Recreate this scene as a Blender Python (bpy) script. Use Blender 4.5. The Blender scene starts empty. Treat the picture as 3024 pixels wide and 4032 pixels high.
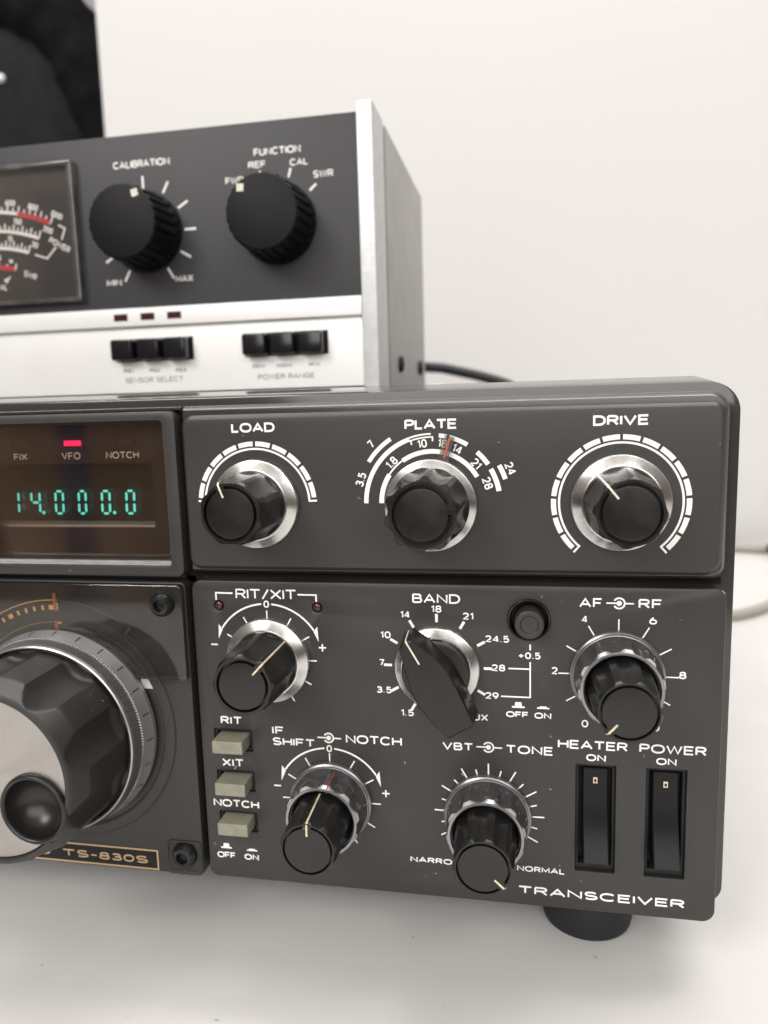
import bpy, bmesh, math, random
from mathutils import Matrix, Vector
random.seed(7)
S = 0.001                      # everything below is written in millimetres
sc = bpy.context.scene
COL = sc.collection
R = math.radians

# ------------------------------------------------------------------ camera
CAM = (-44.432, -172.590, 124.247)
ROT = ((0.98257018, -0.18588856, 0.00113278), (0.18375587, 0.97218232, 0.14524229), (-0.02810014, -0.14250259, 0.98939547))
cd = bpy.data.cameras.new('camera'); cam = bpy.data.objects.new('camera', cd); COL.objects.link(cam)
m = Matrix.Identity(4)
for i in range(3):
    m[i][0] = ROT[i][0]; m[i][1] = ROT[i][2]; m[i][2] = -ROT[i][1]; m[i][3] = CAM[i]*S
cam.matrix_world = m
cd.sensor_fit = 'VERTICAL'; cd.sensor_height = 36.0; cd.sensor_width = 27.0
cd.lens = 36*2924.065/4032
cd.clip_start = 0.01; cd.clip_end = 60
cd.dof.use_dof = True; cd.dof.focus_distance = 0.171; cd.dof.aperture_fstop = 14
sc.camera = cam

# ------------------------------------------------------------------ world: a dim room around the table
w = bpy.data.worlds.new('World'); sc.world = w; w.use_nodes = True
nt = w.node_tree; nt.nodes.clear()
def N(t, **k):
    n = nt.nodes.new(t)
    for a, b in k.items(): setattr(n, a, b)
    return n
def ramp(n, pts):
    e = n.color_ramp.elements
    while len(e) > 1: e.remove(e[-1])
    e[0].position, e[0].color = pts[0][0], (*pts[0][1], 1)
    for p, c in pts[1:]:
        q = e.new(p); q.color = (*c, 1)
tc = N('ShaderNodeTexCoord'); sx = N('ShaderNodeSeparateXYZ'); nt.links.new(tc.outputs['Generated'], sx.inputs[0])
mr = N('ShaderNodeMapRange'); mr.inputs['From Min'].default_value = -1; mr.inputs['From Max'].default_value = 1
nt.links.new(sx.outputs['Z'], mr.inputs['Value'])
r1 = N('ShaderNodeValToRGB'); nt.links.new(mr.outputs[0], r1.inputs[0])
ramp(r1, [(0.0, (.22, .21, .20)), (.30, (.26, .235, .21)), (.37, (.22, .18, .15)), (.43, (.13, .10, .08)), (.47, (.13, .088, .06)), (.54, (.20, .165, .14)), (.66, (.27, .25, .235)), (.80, (.45, .43, .41)), (.9, (.7, .68, .65)), (1, (.75, .73, .70))])
# noise blotches and a dark blue band painted into the world for the reflections
mp = N('ShaderNodeMapping'); mp.inputs['Scale'].default_value = (3, 3, 1.2); nt.links.new(tc.outputs['Generated'], mp.inputs[0])
nz = N('ShaderNodeTexNoise'); nz.inputs['Scale'].default_value = 1.6; nt.links.new(mp.outputs[0], nz.inputs['Vector'])
r2 = N('ShaderNodeValToRGB'); nt.links.new(nz.outputs['Fac'], r2.inputs[0]); ramp(r2, [(.3, (.25, .22, .22)), (.55, (1, .9, .8)), (.75, (1.7, 1.5, 1.3))])
mx = N('ShaderNodeMix', data_type='RGBA', blend_type='MULTIPLY'); mx.inputs[0].default_value = .6
nt.links.new(r1.outputs[0], mx.inputs[6]); nt.links.new(r2.outputs[0], mx.inputs[7])
at = N('ShaderNodeMath', operation='ARCTAN2'); nt.links.new(sx.outputs['X'], at.inputs[0]); 
ng = N('ShaderNodeMath', operation='MULTIPLY'); ng.inputs[1].default_value = -1; nt.links.new(sx.outputs['Y'], ng.inputs[0]); nt.links.new(ng.outputs[0], at.inputs[1])
c1 = N('ShaderNodeMath', operation='COMPARE'); c1.inputs[1].default_value = -.582; c1.inputs[2].default_value = .017; nt.links.new(at.outputs[0], c1.inputs[0])
c2 = N('ShaderNodeMath', operation='LESS_THAN'); c2.inputs[1].default_value = .25; nt.links.new(sx.outputs['Z'], c2.inputs[0])
c3 = N('ShaderNodeMath', operation='MULTIPLY'); nt.links.new(c1.outputs[0], c3.inputs[0]); nt.links.new(c2.outputs[0], c3.inputs[1])
mb_ = N('ShaderNodeMix', data_type='RGBA'); mb_.inputs[7].default_value = (.03, .035, .08, 1)
nt.links.new(c3.outputs[0], mb_.inputs[0]); nt.links.new(mx.outputs[2], mb_.inputs[6])
bg = N('ShaderNodeBackground'); bg.inputs['Strength'].default_value = 1.0; nt.links.new(mb_.outputs[2], bg.inputs[0])
wo = N('ShaderNodeOutputWorld'); nt.links.new(bg.outputs[0], wo.inputs[0])

# ------------------------------------------------------------------ lamps: ceiling tubes, a front-left lamp and two added fills
def area(name, loc, target, sx_, sy_, watts, col=(1, .96, .9)):
    l = bpy.data.lights.new(name, 'AREA'); l.shape = 'RECTANGLE'; l.size = sx_*S; l.size_y = sy_*S; l.energy = watts; l.color = col
    o = bpy.data.objects.new(name, l); COL.objects.link(o); o.location = Vector(loc)*S
    o.rotation_euler = (Vector(target)-Vector(loc)).to_track_quat('-Z', 'Y').to_euler()
    return o
WHITE = (1, .98, .953)
area('ceiling_tube_near', (-150, 110, 1500), (-150, 60, 0), 2200, 110, 12, WHITE)
area('ceiling_tube_far', (-150, 260, 1500), (-150, 160, 0), 2200, 110, 12, WHITE)
area('lamp_front_left', (-650, -900, 850), (-100, 0, 60), 460, 460, 8.5, WHITE)
area('room_fill_front', (150, -1300, 620), (-80, 0, 60), 1500, 800, 15, WHITE)  # added low soft fill, stands in for the bright room in front
area('wall_fill', (500, 80, 1600), (100, 420, 200), 500, 300, 2.5, WHITE)  # added fill that brightens the wall

sc.view_settings.view_transform = 'Standard'; sc.view_settings.look = 'None'
sc.view_settings.exposure = 0.0; sc.view_settings.gamma = 1.0
try: sc.view_settings.use_curve_mapping = False
except Exception: pass
sc.render.engine = 'CYCLES'
sc.cycles.max_bounces = 10; sc.cycles.transparent_max_bounces = 12
sc.cycles.use_denoising = True

# ------------------------------------------------------------------ materials
def mat(name, base, rough=.5, metal=0, spec=.5, ior=None, aniso=0, tangent=None, var=0, vscale=60, dust=0, bump=0, bscale=900, coat=0, emis=None, estr=0, trans=0, rvar=0, dscale=420, dcol=(.55, .52, .48)):
    mm = bpy.data.materials.new(name); mm.use_nodes = True; t = mm.node_tree; b = t.nodes['Principled BSDF']
    def n(k): return t.nodes.new(k)
    b.inputs['Base Color'].default_value = (*base, 1); b.inputs['Roughness'].default_value = rough; b.inputs['Metallic'].default_value = metal
    b.inputs['Specular IOR Level'].default_value = spec
    if ior: b.inputs['IOR'].default_value = ior
    b.inputs['Coat Weight'].default_value = coat
    b.inputs['Transmission Weight'].default_value = trans
    if aniso:
        b.inputs['Anisotropic'].default_value = aniso; b.inputs['Anisotropic Rotation'].default_value = .25
        tg = n('ShaderNodeTangent'); tg.direction_type = 'RADIAL'; tg.axis = tangent or 'Y'; t.links.new(tg.outputs[0], b.inputs['Tangent'])
    if emis: b.inputs['Emission Color'].default_value = (*emis, 1); b.inputs['Emission Strength'].default_value = estr
    co = n('ShaderNodeTexCoord'); src = None
    if var:
        nz = n('ShaderNodeTexNoise'); nz.inputs['Scale'].default_value = vscale; nz.inputs['Detail'].default_value = 5; t.links.new(co.outputs['Object'], nz.inputs['Vector'])
        mr = n('ShaderNodeMapRange'); mr.inputs['From Min'].default_value = .3; mr.inputs['From Max'].default_value = .7; mr.inputs['To Min'].default_value = 1-var; mr.inputs['To Max'].default_value = 1+var
        t.links.new(nz.outputs['Fac'], mr.inputs['Value'])
        mu = n('ShaderNodeMix'); mu.data_type = 'RGBA'; mu.blend_type = 'MULTIPLY'; mu.inputs[0].default_value = 1; mu.inputs[6].default_value = (*base, 1)
        t.links.new(mr.outputs[0], mu.inputs[7]); src = mu.outputs[2]
        if rvar:
            m2 = n('ShaderNodeMapRange'); m2.inputs['From Min'].default_value = .3; m2.inputs['From Max'].default_value = .7; m2.inputs['To Min'].default_value = max(.02, rough-rvar); m2.inputs['To Max'].default_value = rough+rvar
            t.links.new(nz.outputs['Fac'], m2.inputs['Value']); t.links.new(m2.outputs[0], b.inputs['Roughness'])
    if dust:
        vo = n('ShaderNodeTexVoronoi'); vo.inputs['Scale'].default_value = dscale; vo.inputs['Randomness'].default_value = 1
        nw = n('ShaderNodeTexNoise'); nw.inputs['Scale'].default_value = 2400; t.links.new(co.outputs['Object'], nw.inputs['Vector'])
        ad = n('ShaderNodeMix'); ad.data_type = 'RGBA'; ad.blend_type = 'LINEAR_LIGHT'; ad.inputs[0].default_value = .0012
        t.links.new(co.outputs['Object'], ad.inputs[6]); t.links.new(nw.outputs['Color'], ad.inputs[7]); t.links.new(ad.outputs[2], vo.inputs['Vector'])
        se = n('ShaderNodeSeparateColor'); t.links.new(vo.outputs['Color'], se.inputs[0])
        # speck radius differs cell by cell, most cells carry none
        mrr = n('ShaderNodeMapRange'); mrr.inputs['From Min'].default_value = 1-dust; mrr.inputs['From Max'].default_value = 1; mrr.inputs['To Min'].default_value = 0; mrr.inputs['To Max'].default_value = .11
        t.links.new(se.outputs[0], mrr.inputs['Value'])
        lt = n('ShaderNodeMath'); lt.operation = 'LESS_THAN'; t.links.new(vo.outputs['Distance'], lt.inputs[0]); t.links.new(mrr.outputs[0], lt.inputs[1])
        ml = n('ShaderNodeMath'); ml.operation = 'MULTIPLY'; t.links.new(lt.outputs[0], ml.inputs[0]); t.links.new(se.outputs[1], ml.inputs[1])
        dm = n('ShaderNodeMix'); dm.data_type = 'RGBA'; t.links.new(ml.outputs[0], dm.inputs[0])
        if src: t.links.new(src, dm.inputs[6])
        else: dm.inputs[6].default_value = (*base, 1)
        dm.inputs[7].default_value = (*dcol, 1); src = dm.outputs[2]
    if src: t.links.new(src, b.inputs['Base Color'])
    if bump:
        nb = n('ShaderNodeTexNoise'); nb.inputs['Scale'].default_value = bscale; nb.inputs['Detail'].default_value = 3; t.links.new(co.outputs['Object'], nb.inputs['Vector'])
        bp = n('ShaderNodeBump'); bp.inputs['Strength'].default_value = bump; bp.inputs['Distance'].default_value = .0002
        t.links.new(nb.outputs['Fac'], bp.inputs['Height']); t.links.new(bp.outputs[0], b.inputs['Normal'])
    return mm
def clear_mat(name, tint, gl_rough=.04, ior=1.5, haze=0, hazecol=(.3, .28, .26)):
    """clear or smoked plastic sheet: tinted see-through body, fresnel reflection, a thin film of dust"""
    mm = bpy.data.materials.new(name); mm.use_nodes = True; t = mm.node_tree; t.nodes.clear()
    def n(k): return t.nodes.new(k)
    tr = n('ShaderNodeBsdfTransparent'); tr.inputs[0].default_value = (*tint, 1)
    gl = n('ShaderNodeBsdfGlossy'); gl.inputs['Roughness'].default_value = gl_rough; gl.inputs[0].default_value = (1, 1, 1, 1)
    fr = n('ShaderNodeFresnel'); fr.inputs[0].default_value = ior
    mx = n('ShaderNodeMixShader'); t.links.new(fr.outputs[0], mx.inputs[0]); t.links.new(tr.outputs[0], mx.inputs[1]); t.links.new(gl.outputs[0], mx.inputs[2])
    out = mx
    if haze:
        co = n('ShaderNodeTexCoord'); nz = n('ShaderNodeTexNoise'); nz.inputs['Scale'].default_value = 90; nz.inputs['Detail'].default_value = 8; t.links.new(co.outputs['Object'], nz.inputs['Vector'])
        mr = n('ShaderNodeMapRange'); mr.inputs['From Min'].default_value = .42; mr.inputs['From Max'].default_value = .75; mr.inputs['To Max'].default_value = haze; mr.inputs['To Min'].default_value = haze*.25
        t.links.new(nz.outputs['Fac'], mr.inputs['Value'])
        vo = n('ShaderNodeTexVoronoi'); vo.inputs['Scale'].default_value = 700; t.links.new(co.outputs['Object'], vo.inputs['Vector'])
        se = n('ShaderNodeSeparateColor'); t.links.new(vo.outputs['Color'], se.inputs[0])
        q = n('ShaderNodeMapRange'); q.inputs['From Min'].default_value = .8; q.inputs['To Max'].default_value = .12; t.links.new(se.outputs[0], q.inputs['Value'])
        lt = n('ShaderNodeMath'); lt.operation = 'LESS_THAN'; t.links.new(vo.outputs['Distance'], lt.inputs[0]); t.links.new(q.outputs[0], lt.inputs[1])
        ml = n('ShaderNodeMath'); ml.operation = 'MULTIPLY_ADD'; ml.inputs[1].default_value = .35; t.links.new(lt.outputs[0], ml.inputs[0]); t.links.new(mr.outputs[0], ml.inputs[2])
        df = n('ShaderNodeBsdfDiffuse'); df.inputs[0].default_value = (*hazecol, 1)
        m2 = n('ShaderNodeMixShader'); t.links.new(ml.outputs[0], m2.inputs[0]); t.links.new(mx.outputs[0], m2.inputs[1]); t.links.new(df.outputs[0], m2.inputs[2]); out = m2
    o = n('ShaderNodeOutputMaterial'); t.links.new(out.outputs[0], o.inputs[0])
    return mm
M = {}
M['panel'] = mat('panel_grey_plastic', (.032, .0305, .0285), .42, spec=.42, var=.11, vscale=22, dust=.26, bump=.06, bscale=3000, rvar=.09)
M['frame'] = mat('frame_grey_plastic', (.033, .0315, .030), .24, spec=.6, var=.06, vscale=50, dust=.10, bump=.03, bscale=2500)
M['frame_top'] = mat('frame_gloss_top', (.038, .036, .0345), .12, spec=.6, var=.05, vscale=50, dust=.05)
M['tunepanel'] = mat('tuning_panel_plastic', (.029, .0275, .026), .42, spec=.42, var=.06, vscale=40, dust=.12)
M['gap'] = mat('dark_gap_fluff', (.012, .011, .010), .9, spec=.1, dust=.5, dscale=900, dcol=(.22, .2, .18))
M['print'] = mat('white_ink', (.86, .85, .83), .55, spec=.3, var=.06, vscale=700)
M['knob'] = mat('black_knob_plastic', (.010, .0095, .009), .30, spec=.45, var=.25, vscale=120, dust=.10, dscale=500, bump=.04, bscale=1500, rvar=.08)
M['knobcap'] = mat('black_knob_cap', (.014, .013, .0125), .45, spec=.4, var=.15, vscale=160, dust=.06)
M['bigknob'] = mat('satin_black_knob', (.020, .019, .018), .46, spec=.5, var=.15, vscale=120, dust=.25, dscale=500, bump=.04, bscale=1500, rvar=.05)
M['knurl'] = mat('knurled_steel', (.40, .40, .395), .32, metal=.9, var=.1, vscale=200, dust=.15)
M['lip'] = mat('painted_bevel_glint', (.85, .85, .86), .30, metal=.6, var=.08, vscale=300)  # bright metal tone paints the ceiling light caught on the clear bevel
M['cup'] = mat('black_gloss_cup', (.013, .0125, .012), .3, spec=.42, dust=.12)
M['alu'] = mat('turned_aluminium', (.62, .615, .605), .27, metal=1, aniso=.75, var=.06, vscale=300, rvar=.05)
M['aludisc'] = mat('spun_aluminium_face', (.43, .405, .39), .36, metal=1, aniso=.85, var=.02, vscale=300, dust=.05)
_t = M['aludisc'].node_tree; _c = _t.nodes.new('ShaderNodeTexCoord'); _w = _t.nodes.new('ShaderNodeTexWave'); _w.wave_type = 'RINGS'; _w.rings_direction = 'Y'; _w.inputs['Scale'].default_value = 520; _w.inputs['Distortion'].default_value = .4
_b = _t.nodes.new('ShaderNodeBump'); _b.inputs['Strength'].default_value = .12; _b.inputs['Distance'].default_value = .00003
_t.links.new(_c.outputs['Object'], _w.inputs['Vector']); _t.links.new(_w.outputs['Fac'], _b.inputs['Height']); _t.links.new(_b.outputs[0], _t.nodes['Principled BSDF'].inputs['Normal'])
M['aluskirt'] = mat('satin_aluminium_skirt', (.36, .36, .365), .36, metal=.6, aniso=.3, var=.08, vscale=150, dust=.10)
M['gold'] = mat('cream_inlay', (.62, .53, .36), .4, var=.25, vscale=900)
M['cream'] = mat('pale_inlay', (.70, .65, .54), .45, var=.2, vscale=900)
M['red'] = mat('red_inlay', (.30, .035, .03), .4)
M['orange'] = mat('orange_ink', (.52, .09, .03), .5)
M['clear'] = mat('clear_skirt_plastic', (.11, .11, .112), .12, trans=.5, ior=1.5, spec=.5, var=.08, vscale=200, rvar=.06)
M['flange'] = mat('grey_satin_flange', (.27, .27, .28), .28, metal=.8, var=.12, vscale=300, dust=.2, dcol=(.4, .37, .3))
M['button'] = mat('olive_grey_button', (.235, .228, .175), .42, spec=.45, var=.12, vscale=400, dust=.06, dscale=900, dcol=(.08, .07, .06))
M['black'] = mat('black_gloss_plastic', (.009, .009, .011), .16, spec=.5, dust=.10, dscale=700)
M['rocker'] = mat('black_rocker_plastic', (.006, .006, .007), .30, spec=.22, dust=.10, dscale=700)
M['blackmatt'] = mat('black_matt', (.010, .010, .011), .6, spec=.3)
M['rubber'] = mat('black_rubber', (.014, .014, .017), .55, spec=.4, var=.15, vscale=150)
M['led'] = mat('unlit_red_lamp', (.055, .012, .018), .2, spec=.5)
M['ledoff'] = mat('unlit_bar_lamp', (.045, .024, .02), .35)
M['ledon'] = mat('lit_red_lamp', (.8, .03, .12), .4, emis=(1, .010, .085), estr=2.2)
M['vfd'] = mat('lit_blue_green_digit', (.05, .4, .35), .4, emis=(.10, .74, .66), estr=1.35)
M['mask'] = mat('brown_black_mask', (.030, .022, .018), .5, spec=.3)
M['tube'] = mat('dark_display_tube', (.008, .010, .010), .3)
M['sill2'] = mat('pale_ledge', (.46, .44, .43), .4, var=.1, vscale=400)  # pale colour stands in for light on the inner window's lower edge
M['ledge'] = mat('grey_ledge', (.42, .40, .39), .4, var=.2, vscale=400)
M['amber'] = mat('amber_ink_glow', (.66, .36, .09), .5, emis=(1, .47, .09), estr=.22)  # faint emission added to brighten the dial marks
M['ambermark'] = mat('dull_orange_line', (.46, .15, .04), .5)
M['dial'] = mat('dark_dial_plate', (.016, .011, .006), .5)
M['smoke'] = clear_mat('smoked_window', (.93, .87, .82), .05, 1.6, .05, (.20, .15, .12))
M['acrylic'] = clear_mat('clear_acrylic_window', (.82, .80, .77), .06, 1.55, .045, (.30, .28, .26))
M['meterglass'] = clear_mat('clear_meter_cover', (.95, .94, .93), .05, 1.45, .012, (.4, .36, .32))
M['pointerclear'] = clear_mat('clear_pointer_plastic', (.80, .79, .77), .08, 1.5, .26, (.42, .41, .39))
M['plategold'] = mat('gold_ink', (.55, .40, .22), .4, metal=.35)
M['screw'] = mat('black_oxide_steel', (.035, .036, .038), .28, metal=.7, var=.3, vscale=900)
M['mpanel'] = mat('charcoal_meter_panel', (.034, .034, .037), .48, spec=.4, var=.06, vscale=40)
M['meterknob'] = mat('black_meter_knob', (.005, .005, .0055), .5, spec=.18)
M['brushed'] = mat('brushed_silver', (.84, .84, .82), .42, metal=.2, var=.05, vscale=30)
M['mside'] = mat('grey_metal_side', (.36, .352, .345), .45, metal=.3, var=.1, vscale=60, bump=.1, bscale=600)
M['msilver'] = mat('satin_silver_edge', (.55, .56, .565), .45, metal=.5, var=.08, vscale=300)
M['mface'] = mat('brown_black_meter_face', (.032, .028, .026), .5)
M['mred'] = mat('red_scale_ink', (.62, .045, .05), .5)
M['darkink'] = mat('dark_grey_ink', (.16, .16, .16), .6)
M['wall'] = mat('white_wall_paint', (.655, .648, .64), .7, spec=.2, var=.012, vscale=3)
M['greywall'] = mat('grey_wall_paint', (.40, .40, .41), .7, spec=.2)
M['table'] = mat('white_laminate', (.64, .632, .62), .42, spec=.4, var=.03, vscale=25, dust=.22, dscale=190, dcol=(.12, .11, .10), rvar=.06)
M['fabric'] = mat('black_fabric', (.006, .006, .007), .9, spec=.1, var=.4, vscale=60, bump=.4, bscale=500)
M['fabric2'] = mat('charcoal_fabric', (.014, .014, .016), .9, spec=.15, var=.2, vscale=50)
M['cable_black'] = mat('black_cable_rubber', (.012, .014, .018), .5)
M['cable_grey'] = mat('grey_cable_vinyl', (.36, .34, .31), .5)
M['beige'] = mat('beige_band_tone', (.42, .37, .30), .6)

# ------------------------------------------------------------------ mesh helpers
class MB:
    def __init__(s): s.v = []; s.f = []
    def add(s, vs, fs):
        o = len(s.v); s.v += [tuple(p) for p in vs]; s.f += [tuple(i+o for i in f) for f in fs]
        return s
    def box(s, a, b, bev=0):
        (x0, y0, z0), (x1, y1, z1) = a, b
        if bev <= 0:
            vs = [(x, y, z) for x in (x0, x1) for y in (y0, y1) for z in (z0, z1)]
            s.add(vs, [(0, 1, 3, 2), (4, 6, 7, 5), (0, 4, 5, 1), (2, 3, 7, 6), (0, 2, 6, 4), (1, 5, 7, 3)]); return s
        bm = bmesh.new(); bmesh.ops.create_cube(bm, size=1)
        for v in bm.verts: v.co = Vector(((x0+x1)/2+v.co.x*(x1-x0), (y0+y1)/2+v.co.y*(y1-y0), (z0+z1)/2+v.co.z*(z1-z0)))
        bmesh.ops.bevel(bm, geom=bm.edges[:], offset=bev, segments=3, profile=.6, affect='EDGES')
        return s.addbm(bm)
    def addbm(s, bm):
        bm.verts.ensure_lookup_table(); bm.verts.index_update()
        s.add([v.co[:] for v in bm.verts], [[v.index for v in f.verts] for f in bm.faces]); bm.free(); return s
    def loft(s, loops, cap0=False, cap1=False):
        n = len(loops[0]); vs = [p for l in loops for p in l]; fs = []
        for k in range(len(loops)-1):
            for i in range(n):
                j = (i+1) % n; fs.append((k*n+i, k*n+j, (k+1)*n+j, (k+1)*n+i))
        if cap0: fs.append(tuple(range(n)))
        if cap1: fs.append(tuple((len(loops)-1)*n+i for i in range(n)))
        return s.add(vs, fs)
    def lathe(s, prof, n=96, fun=None, cap=True, t0=0):
        """prof: (r, y) or (r, y, k); fun(theta, r, y, k) -> (r, y); angle 0 is up, clockwise from the front"""
        loops = []
        for q in prof:
            r, y, k = q if len(q) == 3 else (*q, 0)
            l = []
            for i in range(n):
                t = 2*math.pi*i/n+t0
                rr, yy = fun(t, r, y, k) if fun else (r, y)
                l.append((rr*math.sin(t), yy, rr*math.cos(t)))
            loops.append(l)
        return s.loft(loops, False, cap)
    def tube(s, pts, rad, n=12, caps=True):
        P = [Vector(p) for p in pts]; loops = []
        for i, p in enumerate(P):
            d = (P[min(i+1, len(P)-1)]-P[max(i-1, 0)]).normalized()
            a = d.cross(Vector((0, 0, 1)))
            if a.length < 1e-3: a = d.cross(Vector((1, 0, 0)))
            a.normalize(); b = d.cross(a); rr = rad[i] if isinstance(rad, (list, tuple)) else rad
            loops.append([tuple(p+rr*(a*math.cos(2*math.pi*k/n)+b*math.sin(2*math.pi*k/n))) for k in range(n)])
        return s.loft(loops, caps, caps)
    def ribbon(s, pts, wd, y, closed=False):
        P = []
        for p in pts:
            if not P or math.hypot(p[0]-P[-1][0], p[1]-P[-1][1]) > 1e-4: P.append((p[0], p[1]))
        if closed and math.hypot(P[0][0]-P[-1][0], P[0][1]-P[-1][1]) < 1e-3: P.pop()
        n = len(P); L = []; Rr = []
        for i in range(n):
            a = P[i-1] if (i or closed) else None; b = P[(i+1) % n] if (i < n-1 or closed) else None
            def nm(u, v):
                dx, dz = v[0]-u[0], v[1]-u[1]; l = math.hypot(dx, dz) or 1; return (-dz/l, dx/l)
            n1 = nm(a, P[i]) if a else None; n2 = nm(P[i], b) if b else None
            n1 = n1 or n2; n2 = n2 or n1
            mx, mz = n1[0]+n2[0], n1[1]+n2[1]; l2 = (mx*mx+mz*mz) or 1e-6
            k = min(2/l2, 1.35/math.sqrt(l2))*wd/2
            L.append((P[i][0]+mx*k, y, P[i][1]+mz*k)); Rr.append((P[i][0]-mx*k, y, P[i][1]-mz*k))
        fs = [(i, (i+1) % n, n+(i+1) % n, n+i) for i in range(n if closed else n-1)]
        return s.add(L+Rr, fs)
    def arcband(s, c, r0, r1, a0, a1, y):
        n = max(2, int(abs(a1-a0)/2.5)); a = [R(a0+(a1-a0)*i/n) for i in range(n+1)]
        vs = [(c[0]+r0*math.sin(t), y, c[1]+r0*math.cos(t)) for t in a]+[(c[0]+r1*math.sin(t), y, c[1]+r1*math.cos(t)) for t in a]
        return s.add(vs, [(i, i+1, n+2+i, n+1+i) for i in range(n)])
    def plate(s, outer, holes, y0, y1, bev=.3, hdepth=None, hbev=.15):
        """outer(d) -> loop inset by d; holes: list of functions hole(d) -> loop grown by d; front face at y0 (towards the viewer)"""
        bm = bmesh.new(); edges = []
        for lf, b in [(outer, bev)]+[(h, hbev) for h in holes]:
            l = lf(b); vs = [bm.verts.new((p[0], y0, p[1])) for p in l]
            edges += [bm.edges.new((vs[i], vs[(i+1) % len(vs)])) for i in range(len(vs))]
        bmesh.ops.triangle_fill(bm, use_beauty=True, use_dissolve=False, edges=edges)
        s.addbm(bm)
        for lf, b in [(outer, bev)]+[(h, hbev) for h in holes]:
            a, c_ = lf(b), lf(0)
            mid = lf(b*.3)
            s.loft([[(p[0], y0, p[1]) for p in a], [(p[0], y0+b*.3, p[1]) for p in mid], [(p[0], y0+b, p[1]) for p in c_], [(p[0], y1, p[1]) for p in c_]])
        return s
def rrect(x0, z0, x1, z1, r, n=8):
    """function d -> rounded rectangle loop inset by d"""
    def f(d=0):
        a0, b0, a1, b1 = x0+d, z0+d, x1-d, z1-d; rs = r if isinstance(r, (tuple, list)) else (r,)*4   # tr, tl, bl, br
        out = []
        for k, (cx, cz, sg) in enumerate(((a1, b1, 0), (a0, b1, 90), (a0, b0, 180), (a1, b0, 270))):
            rr = max(.02, rs[k]-d); ox = cx-rr if k in (0, 3) else cx+rr; oz = cz-rr if k in (0, 1) else cz+rr
            for i in range(n+1):
                t = R(sg+90*i/n); out.append((ox+rr*math.cos(t), oz+rr*math.sin(t)))
        return out
    return f
def hrect(x0, z0, x1, z1, r=.2, n=3):
    g = rrect(x0, z0, x1, z1, r, n)
    return lambda d=0: g(-d) if True else None
def hcirc(cx, cz, r, n=40):
    return lambda d=0: [(cx+(r+d)*math.cos(2*math.pi*i/n), cz+(r+d)*math.sin(2*math.pi*i/n)) for i in range(n)]
WL = {}
def obj(name, mb, material, parent=None, loc=(0, 0, 0), smooth=35, label=None, recalc=True, kind=None):
    """link one mesh; coordinates in mm, loc is its world place, mesh coordinates are relative to loc"""
    me = bpy.data.meshes.new(name); me.from_pydata([(x*S, y*S, z*S) for x, y, z in mb.v], [], mb.f)
    if recalc:
        bm = bmesh.new(); bm.from_mesh(me); bmesh.ops.remove_doubles(bm, verts=bm.verts, dist=1e-6)
        bmesh.ops.recalc_face_normals(bm, faces=bm.faces); bm.to_mesh(me); bm.free()
    if smooth:
        me.polygons.foreach_set('use_smooth', [True]*len(me.polygons)); me.set_sharp_from_angle(angle=R(smooth))
    me.materials.append(material); me.update()
    o = bpy.data.objects.new(name, me); COL.objects.link(o)
    place(o, parent, loc)
    if label: o['label'] = label
    if kind: o['kind'] = kind
    return o
def place(o, parent, loc):
    WL[o.name] = Vector(loc)
    if parent: o.parent = parent; o.location = (Vector(loc)-WL[parent.name])*S
    else: o.location = Vector(loc)*S
def thing(name, loc, label, cat, group=None):
    o = bpy.data.objects.new(name, None); COL.objects.link(o); o.empty_display_size = .02; place(o, None, loc)
    o['label'] = label; o['category'] = cat
    if group: o['group'] = group
    return o
def tag(o, label, cat, group=None):
    o['label'] = label; o['category'] = cat
    if group: o['group'] = group
def struct(o): o['kind'] = 'structure'

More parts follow.
